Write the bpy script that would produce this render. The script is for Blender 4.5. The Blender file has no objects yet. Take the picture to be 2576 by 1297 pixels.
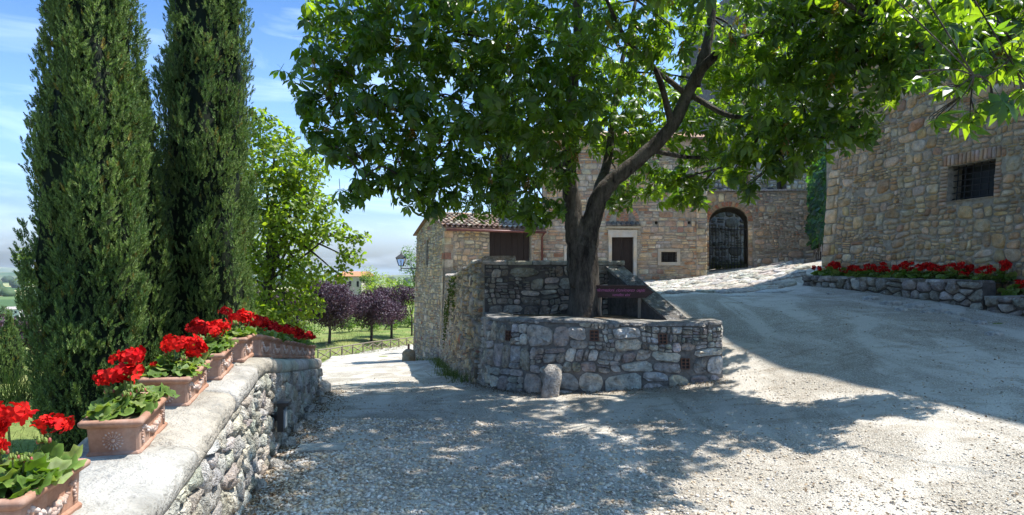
import bpy, bmesh, math, random
import numpy as np
from mathutils import Vector, Matrix, noise as mnoise
from mathutils.geometry import tessellate_polygon

scene = bpy.context.scene
COL = scene.collection
R = math.radians
EYE = 1.6
F = 1600.0

# ------------------------------------------------------------------ camera, sky, sun, exposure
cam_d = bpy.data.cameras.new('camera')
cam = bpy.data.objects.new('camera', cam_d)
COL.objects.link(cam)
cam.location = (0, 0, EYE)
cam.rotation_euler = (R(90), 0, 0)
cam_d.sensor_width = 36
cam_d.lens = 36 * F / 2576
cam_d.shift_y = (690 - 648.5) / 2576
cam_d.clip_start = 0.05
cam_d.clip_end = 40000
scene.camera = cam

SUN_AZ = math.atan2(0.92, 0.38)      # from +Y towards +X
SUN_EL = R(64)
world = bpy.data.worlds.new('World')
scene.world = world
world.use_nodes = True
wn, wl = world.node_tree.nodes, world.node_tree.links
wn.clear()
w_out = wn.new('ShaderNodeOutputWorld')
w_bg = wn.new('ShaderNodeBackground')
w_bg.inputs['Strength'].default_value = 0.15
w_sky = wn.new('ShaderNodeTexSky')
w_sky.sky_type = 'NISHITA'
w_sky.sun_disc = False
w_sky.sun_elevation = SUN_EL
w_sky.sun_rotation = SUN_AZ
w_sky.altitude = 300
w_sky.air_density = 1.0
w_sky.dust_density = 7.0
w_sky.ozone_density = 2.0
# thin high cloud veils
w_tc = wn.new('ShaderNodeTexCoord')
w_map = wn.new('ShaderNodeMapping')
w_map.inputs['Scale'].default_value = (1.6, 1.6, 9.0)
w_n = wn.new('ShaderNodeTexNoise')
w_n.inputs['Scale'].default_value = 2.2
w_n.inputs['Detail'].default_value = 7
w_n.inputs['Roughness'].default_value = 0.55
w_n.inputs['Distortion'].default_value = 0.6
w_r = wn.new('ShaderNodeMapRange')
w_r.inputs['From Min'].default_value = 0.5
w_r.inputs['From Max'].default_value = 0.80
w_r.inputs['To Max'].default_value = 0.35
w_mix = wn.new('ShaderNodeMix'); w_mix.data_type = 'RGBA'
w_mix.inputs[7].default_value = (3.2, 3.8, 4.6, 1)
wl.new(w_tc.outputs['Generated'], w_map.inputs['Vector'])
wl.new(w_map.outputs['Vector'], w_n.inputs['Vector'])
wl.new(w_n.outputs['Fac'], w_r.inputs['Value'])
wl.new(w_r.outputs['Result'], w_mix.inputs[0])
# deep blue clear-air tint, paler and dimmer towards the horizon all round
w_sep = wn.new('ShaderNodeSeparateXYZ'); wl.new(w_tc.outputs['Generated'], w_sep.inputs[0])
w_el = wn.new('ShaderNodeMapRange'); w_el.inputs['From Min'].default_value = 0.06; w_el.inputs['From Max'].default_value = 0.42
wl.new(w_sep.outputs['Z'], w_el.inputs['Value'])
w_tint = wn.new('ShaderNodeMix'); w_tint.data_type = 'RGBA'
w_tint.inputs[6].default_value = (0.56, 0.74, 1.0, 1); w_tint.inputs[7].default_value = (0.115, 0.245, 0.39, 1)
wl.new(w_el.outputs['Result'], w_tint.inputs[0])
w_el2 = wn.new('ShaderNodeMapRange'); w_el2.inputs['From Min'].default_value = -0.02; w_el2.inputs['From Max'].default_value = 0.09
wl.new(w_sep.outputs['Z'], w_el2.inputs['Value'])
w_tint2 = wn.new('ShaderNodeMix'); w_tint2.data_type = 'RGBA'; w_tint2.inputs[6].default_value = (1.6, 1.9, 2.35, 1)
wl.new(w_el2.outputs['Result'], w_tint2.inputs[0]); wl.new(w_tint.outputs[2], w_tint2.inputs[7])
w_mul = wn.new('ShaderNodeMix'); w_mul.data_type = 'RGBA'; w_mul.blend_type = 'MULTIPLY'; w_mul.inputs[0].default_value = 1.0
wl.new(w_sky.outputs['Color'], w_mul.inputs[6]); wl.new(w_tint2.outputs[2], w_mul.inputs[7])
wl.new(w_mul.outputs[2], w_mix.inputs[6])
wl.new(w_mix.outputs[2], w_bg.inputs['Color'])
wl.new(w_bg.outputs['Background'], w_out.inputs['Surface'])

sun_d = bpy.data.lights.new('sun', 'SUN')
sun_d.energy = 2.4
sun_d.angle = R(0.5)
sun_d.color = (1.0, 0.96, 0.89)
sun = bpy.data.objects.new('sun', sun_d)
COL.objects.link(sun)
SUN_DIR = Vector((math.sin(SUN_AZ) * math.cos(SUN_EL), math.cos(SUN_AZ) * math.cos(SUN_EL), math.sin(SUN_EL)))
sun.rotation_euler = SUN_DIR.to_track_quat('Z', 'Y').to_euler()
sun.location = SUN_DIR * 60

vs = scene.view_settings
vs.view_transform = 'Standard'
vs.look = 'None'
vs.exposure = 1.95
vs.gamma = 1.0
vs.use_curve_mapping = False
scene.cycles.max_bounces = 6
scene.cycles.diffuse_bounces = 4
scene.cycles.transmission_bounces = 4
scene.cycles.transparent_max_bounces = 6
scene.cycles.volume_bounces = 0
scene.cycles.use_denoising = True

# ------------------------------------------------------------------ helpers
def W(px, py, d):
    """survey helper: a sighting in the 2576-wide survey sheet at distance d -> world point"""
    return Vector(((px - 1288) / F * d, d, EYE + (690 - py) / F * d))

def setp(o, label=None, cat=None, group=None, kind=None):
    if label: o['label'] = label
    if cat: o['category'] = cat
    if group: o['group'] = group
    if kind: o['kind'] = kind
    return o

def thing(name, loc, label, cat, group=None, rz=0.0):
    o = bpy.data.objects.new(name, None)
    COL.objects.link(o)
    o.location = loc
    o.rotation_euler = (0, 0, rz)
    o.empty_display_size = 0.2
    return setp(o, label, cat, group)

def link(name, me, parent=None, world_verts=True, matrix=None):
    o = bpy.data.objects.new(name, me)
    COL.objects.link(o)
    if matrix is not None:
        o.matrix_basis = matrix
    if parent is not None:
        o.parent = parent
        if world_verts:
            m = Matrix.Translation(parent.location)
            m = m @ parent.rotation_euler.to_matrix().to_4x4()
            par = parent.parent
            if par is not None:
                # parents of sub-parts keep identity locals (their vertices are already placed)
                m = Matrix.Identity(4)
                q = parent
                chain = []
                while q is not None:
                    chain.append(q); q = q.parent
                for q in reversed(chain):
                    m = m @ q.matrix_parent_inverse @ q.matrix_basis
            o.matrix_parent_inverse = m.inverted()
    return o

def np_mesh(name, v, tris, mat, tint=None, smooth=False):
    me = bpy.data.meshes.new(name)
    v = np.asarray(v, dtype=np.float32); tris = np.asarray(tris, dtype=np.int32)
    n, m = len(v), len(tris)
    me.vertices.add(n); me.vertices.foreach_set('co', v.ravel())
    me.loops.add(m * 3); me.loops.foreach_set('vertex_index', tris.ravel())
    me.polygons.add(m)
    me.polygons.foreach_set('loop_start', np.arange(0, m * 3, 3, dtype=np.int32))
    if tint is not None:
        a = me.attributes.new('tint', 'FLOAT_COLOR', 'POINT')
        t = np.asarray(tint, dtype=np.float32)
        t4 = np.ones((n, 4), dtype=np.float32); t4[:, :3] = t
        a.data.foreach_set('color', t4.ravel())
    me.update(calc_edges=True)
    if smooth:
        me.polygons.foreach_set('use_smooth', np.ones(m, dtype=bool))
    if mat: me.materials.append(mat)
    return me

class MB:
    def __init__(s):
        s.v = []; s.f = []; s.t = []
    def add(s, vs, fs, tint=None):
        b = len(s.v)
        s.v.extend(vs); s.f.extend([tuple(i + b for i in f) for f in fs])
        s.t.extend([tint or (1, 1, 1)] * len(vs))
        return s
    def box(s, c, size, rot=None, tint=None, taper=0.0):
        hx, hy, hz = size[0] / 2, size[1] / 2, size[2] / 2
        vs = []
        for z in (-1, 1):
            k = 1 - taper if z > 0 else 1
            for x, y in ((-1, -1), (1, -1), (1, 1), (-1, 1)):
                p = Vector((x * hx * k, y * hy * k, z * hz))
                if rot is not None: p = rot @ p
                vs.append((c[0] + p[0], c[1] + p[1], c[2] + p[2]))
        return s.add(vs, [(3, 2, 1, 0), (4, 5, 6, 7), (0, 1, 5, 4), (1, 2, 6, 5), (2, 3, 7, 6), (3, 0, 4, 7)], tint)
    def tube(s, pts, rad, n=6, tint=None, cap=True, wob=0.0, rng=None):
        pts = [Vector(p) for p in pts]
        vs, fs = [], []
        up = Vector((0.13, 0.21, 1)).normalized()
        for i, p in enumerate(pts):
            d = (pts[min(i + 1, len(pts) - 1)] - pts[max(i - 1, 0)])
            if d.length < 1e-6: d = Vector((0, 0, 1))
            d.normalize()
            a = d.cross(up)
            if a.length < 1e-3: a = d.cross(Vector((1, 0, 0)))
            a.normalize(); b = d.cross(a)
            r = rad[i] if isinstance(rad, (list, tuple)) else rad
            for k in range(n):
                an = 2 * math.pi * k / n
                rr = r * (1 + (rng.uniform(-wob, wob) if rng else 0))
                q = p + (a * math.cos(an) + b * math.sin(an)) * rr
                vs.append(tuple(q))
        for i in range(len(pts) - 1):
            for k in range(n):
                k2 = (k + 1) % n
                fs.append((i * n + k, i * n + k2, (i + 1) * n + k2, (i + 1) * n + k))
        if cap:
            fs.append(tuple(range(n - 1, -1, -1)))
            fs.append(tuple((len(pts) - 1) * n + k for k in range(n)))
        return s.add(vs, fs, tint)
    def lathe(s, prof, c=(0, 0, 0), n=12, tint=None):
        vs, fs = [], []
        for r, z in prof:
            for k in range(n):
                a = 2 * math.pi * k / n
                vs.append((c[0] + r * math.cos(a), c[1] + r * math.sin(a), c[2] + z))
        for i in range(len(prof) - 1):
            for k in range(n):
                k2 = (k + 1) % n
                fs.append((i * n + k, i * n + k2, (i + 1) * n + k2, (i + 1) * n + k))
        fs.append(tuple(range(n - 1, -1, -1)))
        fs.append(tuple((len(prof) - 1) * n + k for k in range(n)))
        return s.add(vs, fs, tint)
    def blob(s, c, r, rng=None, j=0.0, tint=None, rot=None):
        vs = []
        for p in ICO_V:
            k = 1 + (rng.uniform(-j, j) if rng else 0)
            q = Vector((p[0] * r[0] * k, p[1] * r[1] * k, p[2] * r[2] * k))
            if rot is not None: q = rot @ q
            vs.append((c[0] + q[0], c[1] + q[1], c[2] + q[2]))
        return s.add(vs, ICO_F, tint)
    def mesh(s, name, mat, smooth=False):
        me = bpy.data.meshes.new(name)
        me.from_pydata([tuple(v) for v in s.v], [], s.f)
        a = me.attributes.new('tint', 'FLOAT_COLOR', 'POINT')
        t4 = np.ones((len(s.v), 4), dtype=np.float32); t4[:, :3] = np.array(s.t, dtype=np.float32)
        a.data.foreach_set('color', t4.ravel())
        if smooth:
            me.polygons.foreach_set('use_smooth', np.ones(len(me.polygons), dtype=bool))
        if mat: me.materials.append(mat)
        return me
    def build(s, name, mat, parent=None, smooth=False, kind=None, world_verts=True):
        o = link(name, s.mesh(name, mat, smooth), parent, world_verts)
        if kind: o['kind'] = kind
        return o

_g = (1 + 5 ** .5) / 2
ICO_V = [Vector(p).normalized() for p in ((-1, _g, 0), (1, _g, 0), (-1, -_g, 0), (1, -_g, 0), (0, -1, _g), (0, 1, _g),
                                          (0, -1, -_g), (0, 1, -_g), (_g, 0, -1), (_g, 0, 1), (-_g, 0, -1), (-_g, 0, 1))]
ICO_F = [(0, 11, 5), (0, 5, 1), (0, 1, 7), (0, 7, 10), (0, 10, 11), (1, 5, 9), (5, 11, 4), (11, 10, 2), (10, 7, 6), (7, 1, 8),
         (3, 9, 4), (3, 4, 2), (3, 2, 6), (3, 6, 8), (3, 8, 9), (4, 9, 5), (2, 4, 11), (6, 2, 10), (8, 6, 7), (9, 8, 1)]

def copy_thing(root):
    r = root.copy(); COL.objects.link(r)
    for ch in root.children:
        c = ch.copy(); COL.objects.link(c); c.parent = r
        for g in ch.children:
            d = g.copy(); COL.objects.link(d); d.parent = c
    return r

# ------------------------------------------------------------------ materials
class NT:
    def __init__(s, name):
        s.m = bpy.data.materials.new(name); s.m.use_nodes = True
        s.n = s.m.node_tree.nodes; s.l = s.m.node_tree.links
        s.n.clear()
        s.out = s.n.new('ShaderNodeOutputMaterial')
        s.p = s.n.new('ShaderNodeBsdfPrincipled')
        s.l.new(s.p.outputs[0], s.out.inputs[0])
        s.tc = s.n.new('ShaderNodeTexCoord')
    def vec(s, scale=(1, 1, 1), rot=(0, 0, 0)):
        mp = s.n.new('ShaderNodeMapping'); mp.inputs['Scale'].default_value = scale
        mp.inputs['Rotation'].default_value = rot
        s.l.new(s.tc.outputs['Object'], mp.inputs['Vector'])
        return mp.outputs[0]
    def noise(s, scale, detail=4, rough=0.6, vec=None, dist=0.0):
        n = s.n.new('ShaderNodeTexNoise'); n.inputs['Scale'].default_value = scale
        n.inputs['Detail'].default_value = detail; n.inputs['Roughness'].default_value = rough
        n.inputs['Distortion'].default_value = dist
        s.l.new(vec if vec is not None else s.tc.outputs['Object'], n.inputs['Vector'])
        return n.outputs['Fac']
    def voro(s, scale, vec=None, feature='F1', out='Distance', rnd=1.0):
        n = s.n.new('ShaderNodeTexVoronoi'); n.inputs['Scale'].default_value = scale; n.feature = feature
        n.inputs['Randomness'].default_value = rnd
        s.l.new(vec if vec is not None else s.tc.outputs['Object'], n.inputs['Vector'])
        return n.outputs[out]
    def rng(s, v, a, b, c, d):
        n = s.n.new('ShaderNodeMapRange')
        for k, x in zip(('From Min', 'From Max', 'To Min', 'To Max'), (a, b, c, d)): n.inputs[k].default_value = x
        s.l.new(v, n.inputs['Value']); return n.outputs[0]
    def math(s, op, a, b):
        n = s.n.new('ShaderNodeMath'); n.operation = op
        for i, x in enumerate((a, b)):
            if isinstance(x, (int, float)): n.inputs[i].default_value = x
            else: s.l.new(x, n.inputs[i])
        return n.outputs[0]
    def col(s, c):
        n = s.n.new('ShaderNodeRGB'); n.outputs[0].default_value = (*c, 1); return n.outputs[0]
    def attr(s, name='tint'):
        n = s.n.new('ShaderNodeAttribute'); n.attribute_name = name; return n.outputs['Color']
    def mix(s, fac, a, b, mode='MIX'):
        n = s.n.new('ShaderNodeMix'); n.data_type = 'RGBA'; n.blend_type = mode
        for i, x in ((0, fac), (6, a), (7, b)):
            if isinstance(x, (int, float)): n.inputs[i].default_value = x
            elif isinstance(x, tuple): n.inputs[i].default_value = (*x, 1)
            else: s.l.new(x, n.inputs[i])
        return n.outputs[2]
    def mul(s, colr, val):
        n = s.n.new('ShaderNodeVectorMath'); n.operation = 'SCALE'
        s.l.new(colr, n.inputs[0])
        if isinstance(val, (int, float)): n.inputs['Scale'].default_value = val
        else: s.l.new(val, n.inputs['Scale'])
        return n.outputs[0]
    def base(s, c): 
        if isinstance(c, tuple): s.p.inputs['Base Color'].default_value = (*c, 1)
        else: s.l.new(c, s.p.inputs['Base Color'])
    def rough(s, r, spec=0.3):
        s.p.inputs['Roughness'].default_value = r
        s.p.inputs['Specular IOR Level'].default_value = spec
    def bump(s, h, strength=0.5, dist=0.02):
        n = s.n.new('ShaderNodeBump'); n.inputs['Strength'].default_value = strength
        n.inputs['Distance'].default_value = dist
        s.l.new(h, n.inputs['Height']); s.l.new(n.outputs[0], s.p.inputs['Normal'])

def rock_mat(name, scale=7.0, lo=0.6, hi=1.3, pit=0.55, bump=0.7, dist=0.03, stain=None, stain_amt=0.5, lichen=0.0, ochre=(1.12, 0.94, 0.72)):
    t = NT(name)
    c = t.attr()
    n1 = t.noise(scale, 5, 0.65)
    nh = t.noise(scale * .6, 3, 0.5)
    oc = t.n.new('ShaderNodeVectorMath'); oc.operation = 'MULTIPLY'; t.l.new(c, oc.inputs[0]); oc.inputs[1].default_value = ochre
    c = t.mix(t.rng(nh, 0.42, 0.62, 0, 1), c, oc.outputs[0])
    c = t.mul(c, t.rng(n1, 0.3, 0.7, lo, hi))
    n2 = t.noise(scale * 5, 3, 0.7)
    pits = t.rng(n2, 0.30, 0.42, pit, 1.0)
    c = t.mul(c, pits)
    if lichen:
        n4 = t.noise(scale * 2.4, 6, 0.75)
        c = t.mix(t.rng(n4, 0.54, 0.64, 0, lichen), c, (0.60, 0.59, 0.55))
    if stain:
        n3 = t.noise(1.9, 7, 0.72)
        c = t.mix(t.rng(n3, 0.52, 0.66, 0, stain_amt), c, stain)
    t.base(c); t.rough(0.92, 0.2)
    h = t.math('ADD', n1, t.math('MULTIPLY', t.rng(n2, 0.25, 0.6, 0, 1), 0.45))
    t.bump(h, bump, dist)
    return t.m

def flat_mat(name, c, scale=10.0, var=0.25, rough=0.7, spec=0.3, bump=0.2, dist=0.01, stretch=(1, 1, 1), metal=0.0):
    t = NT(name)
    v = t.vec(stretch)
    n1 = t.noise(scale, 5, 0.6, v)
    t.base(t.mul(t.col(c), t.rng(n1, 0.3, 0.7, 1 - var, 1 + var)))
    t.rough(rough, spec); t.p.inputs['Metallic'].default_value = metal
    if bump: t.bump(n1, bump, dist)
    return t.m

def tint_mat(name, scale=8.0, var=0.2, rough=0.7, spec=0.3, bump=0.3, dist=0.01):
    t = NT(name)
    n1 = t.noise(scale, 5, 0.65)
    t.base(t.mul(t.attr(), t.rng(n1, 0.3, 0.7, 1 - var, 1 + var)))
    t.rough(rough, spec)
    if bump: t.bump(n1, bump, dist)
    return t.m

def leaf_mat(name, trans=0.45, tcol=(1.6, 1.9, 0.5), rough=0.45, spec=0.35, var=0.25, nscale=0.7):
    t = NT(name)
    c = t.attr()
    geo = t.n.new('ShaderNodeNewGeometry')
    rp = t.rng(geo.outputs['Random Per Island'], 0, 1, 1 - var, 1 + var)
    c = t.mul(c, rp)
    t.base(c); t.rough(rough, spec)
    tr = t.n.new('ShaderNodeBsdfTranslucent')
    tc = t.n.new('ShaderNodeVectorMath'); tc.operation = 'MULTIPLY'
    t.l.new(c, tc.inputs[0]); tc.inputs[1].default_value = tcol
    t.l.new(tc.outputs[0], tr.inputs['Color'])
    mx = t.n.new('ShaderNodeMixShader'); mx.inputs[0].default_value = trans
    t.l.new(t.p.outputs[0], mx.inputs[1]); t.l.new(tr.outputs[0], mx.inputs[2])
    t.l.new(mx.outputs[0], t.out.inputs[0])
    return t.m

M = {}
M['rubble'] = rock_mat('rubble', 9, 0.58, 1.75, 0.5, 1.0, 0.05, lichen=0.8, ochre=(1.05, .97, .88))
M['warm_stone'] = rock_mat('warm_stone', 8, 0.72, 1.4, 0.6, 1.0, 0.04, stain=(0.16, 0.12, 0.08), stain_amt=0.3)
M['far_stone'] = rock_mat('far_stone', 3.5, 0.65, 1.3, 0.6, 0.7, 0.05)
M['white_rock'] = rock_mat('white_rock', 7, 0.68, 1.25, 0.42, 1.0, 0.05, stain=(0.14, 0.13, 0.11), stain_amt=0.6, ochre=(1.02, .97, .9))
M['coping'] = rock_mat('coping', 3.2, 0.62, 1.18, 0.8, 0.9, 0.03, stain=(0.17, 0.16, 0.14), stain_amt=0.9, ochre=(1.0, .98, .94))

def mortar(name, c, scale=9, dark=0.5):
    t = NT(name)
    n1 = t.noise(scale, 6, 0.7); n2 = t.noise(1.2, 3, 0.5)
    cc = t.mul(t.col(c), t.math('MULTIPLY', t.rng(n1, 0.3, 0.7, dark, 1.35), t.rng(n2, 0.3, 0.7, 0.75, 1.2)))
    t.base(cc); t.rough(0.95, 0.1); t.bump(n1, 0.9, 0.04)
    return t.m
M['mortar_warm'] = mortar('mortar_warm', (0.36, 0.315, 0.245))
M['mortar_grey'] = mortar('mortar_grey', (0.22, 0.20, 0.17))
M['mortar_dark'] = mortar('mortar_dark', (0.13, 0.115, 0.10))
M['mortar_pale'] = mortar('mortar_pale', (0.33, 0.30, 0.26), 14, 0.35)

# pale gravel: grit, dust tracks, brown litter
t = NT('gravel')
n1 = t.noise(0.45, 5, 0.6); n2 = t.noise(48, 3, 0.75)
trk = t.noise(0.9, 4, 0.55, t.vec((1.3, 0.55, 1), (0, 0, 0.62)), 1.2)
n3 = t.noise(3.0, 5, 0.65, t.vec((0.6, 1.6, 1), (0, 0, 0.5))); v1 = t.voro(70)
comp = t.rng(trk, 0.44, 0.58, 0, 1)                      # compacted tracks: smoother and paler
c = t.mix(t.rng(n1, 0.35, 0.65, 0, 1), (0.45, 0.395, 0.32), (0.58, 0.525, 0.445))
c = t.mix(t.math('MULTIPLY', comp, 0.7), c, (0.60, 0.555, 0.485))
c = t.mix(t.rng(n3, 0.52, 0.70, 0, 0.65), c, (0.33, 0.27, 0.20))
grit = t.mul(c, t.math('MULTIPLY', t.rng(n2, 0.3, 0.7, 0.5, 1.4), t.rng(v1, 0.0, 0.6, 1.2, 0.65)))
c = t.mix(t.rng(trk, 0.44, 0.58, 1, 0.35), c, grit)
t.base(c); t.rough(0.95, 0.1)
t.bump(t.math('ADD', t.math('MULTIPLY', n2, 0.8), t.math('ADD', t.math('MULTIPLY', n3, 1.6), t.math('MULTIPLY', v1, -0.6))), 0.8, 0.03)
M['gravel'] = t.m

# terrain: grass near, fields further out
t = NT('terrain')
n1 = t.noise(0.35, 6, 0.65); n2 = t.noise(9, 4, 0.7)
v1 = t.voro(0.0055, None, 'F1', 'Color')
vb = t.n.new('ShaderNodeSeparateColor'); t.l.new(v1, vb.inputs[0])
near = t.mix(t.rng(n1, 0.35, 0.68, 0, 1), (0.105, 0.155, 0.035), (0.22, 0.21, 0.075))
field = t.mix(t.rng(vb.outputs[0], 0.35, 0.6, 0, 1), (0.10, 0.17, 0.05), (0.30, 0.27, 0.13))
field = t.mix(t.rng(vb.outputs[1], 0.62, 0.66, 0, 1), field, (0.05, 0.09, 0.03))
sp = t.n.new('ShaderNodeSeparateXYZ'); t.l.new(t.tc.outputs['Object'], sp.inputs[0])
c = t.mix(t.rng(sp.outputs['Y'], 120, 320, 0, 1), near, field)
c = t.mul(c, t.rng(n2, 0.3, 0.7, 0.7, 1.3))
t.base(c); t.rough(0.95, 0.1); t.bump(n2, 0.5, 0.05)
M['terrain'] = t.m

t = NT('hill')
n1 = t.noise(0.0012, 6, 0.6); n2 = t.noise(0.006, 4, 0.7)
c = t.mix(t.rng(n1, 0.42, 0.6, 0, 1), (0.035, 0.075, 0.03), (0.16, 0.16, 0.08))
t.base(t.mul(c, t.rng(n2, 0.3, 0.7, 0.7, 1.3))); t.rough(1, 0.0)
M['hill'] = t.m

t = NT('bark')
n1 = t.noise(9, 6, 0.7, t.vec((1, 1, 0.22)), 0.4); n2 = t.noise(2.2, 4, 0.6); n3 = t.noise(45, 3, 0.7, t.vec((1, 1, 0.4)))
c = t.mix(t.rng(n1, 0.35, 0.62, 0, 1), (0.022, 0.018, 0.015), (0.125, 0.105, 0.085))
c = t.mix(t.rng(n2, 0.55, 0.7, 0, 0.45), c, (0.20, 0.18, 0.15))
c = t.mul(c, t.rng(n3, 0.3, 0.7, 0.75, 1.25))
t.base(c); t.rough(0.95, 0.15); t.bump(t.math('ADD', n1, t.math('MULTIPLY', n3, 0.3)), 1.0, 0.09)
M['bark'] = t.m

t = NT('terracotta')
n1 = t.noise(7, 5, 0.65); n2 = t.noise(3.2, 4, 0.6); n3 = t.noise(60, 3, 0.6)
c = t.mix(t.rng(n1, 0.35, 0.65, 0, 1), (0.27, 0.135, 0.085), (0.36, 0.20, 0.135))
c = t.mix(t.rng(n2, 0.52, 0.66, 0, 0.45), c, (0.40, 0.31, 0.26))
c = t.mul(c, t.rng(n3, 0.3, 0.7, 0.88, 1.12))
t.base(c); t.rough(0.85, 0.2); t.bump(n1, 0.25, 0.01)
M['terracotta'] = t.m
t = NT('terracotta_relief')
n2 = t.noise(14, 4, 0.6)
c = t.mix(t.rng(n2, 0.4, 0.6, 0, 1), (0.36, 0.215, 0.155), (0.50, 0.40, 0.35))
t.base(c); t.rough(0.88, 0.2); t.bump(n2, 0.3, 0.006)
M['relief'] = t.m

M['leaf_chestnut'] = leaf_mat('leaf_chestnut', 0.38, (10.0, 8.2, 0.8), 0.40, 0.4, 0.35)
M['leaf_bright'] = leaf_mat('leaf_bright', 0.5, (2.6, 2.7, 0.55), 0.5, 0.35, 0.3)
M['leaf_purple'] = leaf_mat('leaf_purple', 0.2, (1.5, 0.9, 1.0), 0.5, 0.3, 0.45)
M['leaf_cypress'] = leaf_mat('leaf_cypress', 0.15, (1.3, 1.6, 0.6), 0.7, 0.2, 0.5)
M['leaf_geranium'] = leaf_mat('leaf_geranium', 0.35, (1.5, 1.7, 0.5), 0.55, 0.3, 0.3)
M['petal'] = leaf_mat('petal', 0.3, (1.1, 0.7, 0.7), 0.65, 0.08, 0.45)
M['grass'] = leaf_mat('grass', 0.3, (1.4, 1.5, 0.6), 0.7, 0.2, 0.4)
M['soil'] = flat_mat('soil', (0.10, 0.075, 0.05), 14, 0.5, 0.95, 0.1, 0.8, 0.03)
M['dark_wood'] = flat_mat('dark_wood', (0.032, 0.021, 0.016), 12, 0.4, 0.7, 0.3, 0.4, 0.01, (3, 3, 0.3))
M['old_wood'] = flat_mat('old_wood', (0.20, 0.165, 0.125), 14, 0.4, 0.85, 0.2, 0.5, 0.01, (2, 2, 0.3))
M['sign_wood'] = flat_mat('sign_wood', (0.055, 0.030, 0.026), 10, 0.35, 0.7, 0.3, 0.4, 0.01, (0.4, 2, 2.5))
M['sign_paint'] = flat_mat('sign_paint', (0.42, 0.12, 0.25), 60, 0.35, 0.7, 0.3, 0)
M['iron'] = flat_mat('iron', (0.022, 0.021, 0.022), 20, 0.3, 0.6, 0.4, 0.2)
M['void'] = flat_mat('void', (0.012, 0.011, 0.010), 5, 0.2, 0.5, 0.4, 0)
M['travertine'] = rock_mat('travertine', 3, 0.85, 1.08, 0.85, 0.3, 0.02)
M['brick'] = rock_mat('brick', 9, 0.75, 1.2, 0.8, 0.4, 0.01)
M['tile'] = rock_mat('tile', 7, 0.6, 1.3, 0.8, 0.4, 0.01, lichen=0.35)
M['gutter'] = flat_mat('gutter', (0.16, 0.055, 0.042), 8, 0.2, 0.5, 0.4, 0.1)
t = NT('lamp_glass'); t.base((0.75, 0.8, 0.82)); t.rough(0.05, 0.5)
t.p.inputs['Transmission Weight'].default_value = 0.85
M['lamp_glass'] = t.m
M['plaster'] = flat_mat('plaster', (0.55, 0.47, 0.36), 2, 0.15, 0.9, 0.1, 0.2)
M['white_plaster'] = flat_mat('white_plaster', (0.68, 0.62, 0.54), 2, 0.1, 0.9, 0.1, 0.1)
M['roof_far'] = flat_mat('roof_far', (0.42, 0.19, 0.10), 3, 0.3, 0.9, 0.1, 0.3)
M['roof_grey'] = flat_mat('roof_grey', (0.33, 0.29, 0.26), 3, 0.2, 0.9, 0.1, 0.2)
M['black_plastic'] = flat_mat('black_plastic', (0.015, 0.016, 0.018), 20, 0.2, 0.45, 0.4, 0)
M['panel_face'] = flat_mat('panel_face', (0.20, 0.23, 0.25), 8, 0.3, 0.4, 0.4, 0)
M['tint_plain'] = tint_mat('tint_plain')
M['pebble'] = rock_mat('pebble', 20, 0.8, 1.15, 0.8, 0.3, 0.004)
# ------------------------------------------------------------------ terrain heights
def tps_fit(pts, lam=0.02):
    P = np.array(pts, dtype=float); xy = P[:, :2]; z = P[:, 2]; n = len(P)
    d2 = ((xy[:, None] - xy[None]) ** 2).sum(-1)
    K = 0.5 * d2 * np.log(d2 + 1e-9) + lam * np.eye(n)
    A = np.zeros((n + 3, n + 3)); A[:n, :n] = K
    A[:n, n] = 1; A[:n, n + 1:] = xy; A[n, :n] = 1; A[n + 1:, :n] = xy.T
    return xy, np.linalg.solve(A, np.concatenate([z, [0, 0, 0]]))

def tps_eval(m, x, y):
    xy, w = m
    x = np.asarray(x, float); y = np.asarray(y, float); shp = x.shape
    q = np.stack([x.ravel(), y.ravel()], 1)
    d2 = ((q[:, None] - xy[None]) ** 2).sum(-1)
    r = (0.5 * d2 * np.log(d2 + 1e-9)) @ w[:-3] + w[-3] + q @ w[-2:]
    return r.reshape(shp)

SHARED = [(0, 0, 0), (-2, 0, 0), (4, 0, 0.05), (9, 0, 0.35), (0, -3, 0), (6, -3, 0.1), (-1.9, 4.2, 0), (0, 4.2, 0.0), (3.2, 4.2, 0.06), (-2.3, 6.2, 0.0), (0, 6.5, -0.02),
          (2.5, 6.5, 0.1), (-2.8, 9.0, -0.12), (-1.3, 9.3, -0.13), (-0.3, 9.6, -0.14), (0.4, 8.7, -0.08), (1.2, 8.5, -0.02), (2.0, 8.5, 0.04), (2.85, 8.6, 0.12), (5, 6.2, 0.36), (6.5, 4, 0.3)]
RIGHT = [(3.4, 9.6, 0.33), (7.3, 15.6, 1.33), (8.3, 11.4, 0.98), (8.6, 10.5, 0.86), (9.0, 8.5, 0.7), (3.0, 13, 1.05), (5, 10, 0.75), (5.5, 28, 1.22), (8.8, 28.5, 1.42),
         (10.4, 30.5, 1.79), (13.7, 29, 2.2), (5.7, 26, 1.19), (8.0, 17, 1.72), (9.8, 20, 2.04), (0, 14, 0.9), (0, 27, 1.1), (12, 12, 1.5), (14, 20, 2.3), (4.5, 18, 1.16)]
LEFT = [(-1.1, 12, -0.42), (-2.8, 12, -0.42), (-4, 12, -0.5), (-1.6, 16, -0.9), (-4.6, 16, -0.95), (-4.85, 20, -1.34), (-2.75, 27, -2.03), (-7.4, 27, -2.3), (-4.96, 32, -2.7),
        (-7.6, 36, -3.0), (-7.3, 45, -3.74), (-14.5, 48, -4.85), (-9.6, 62, -5.3), (-12, 55, -5.0), (-8, 62, -5.1), (2, 20, -1.2), (2, 40, -3.2), (-4, 62, -5.0), (-2, 50, -4.2)]
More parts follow.
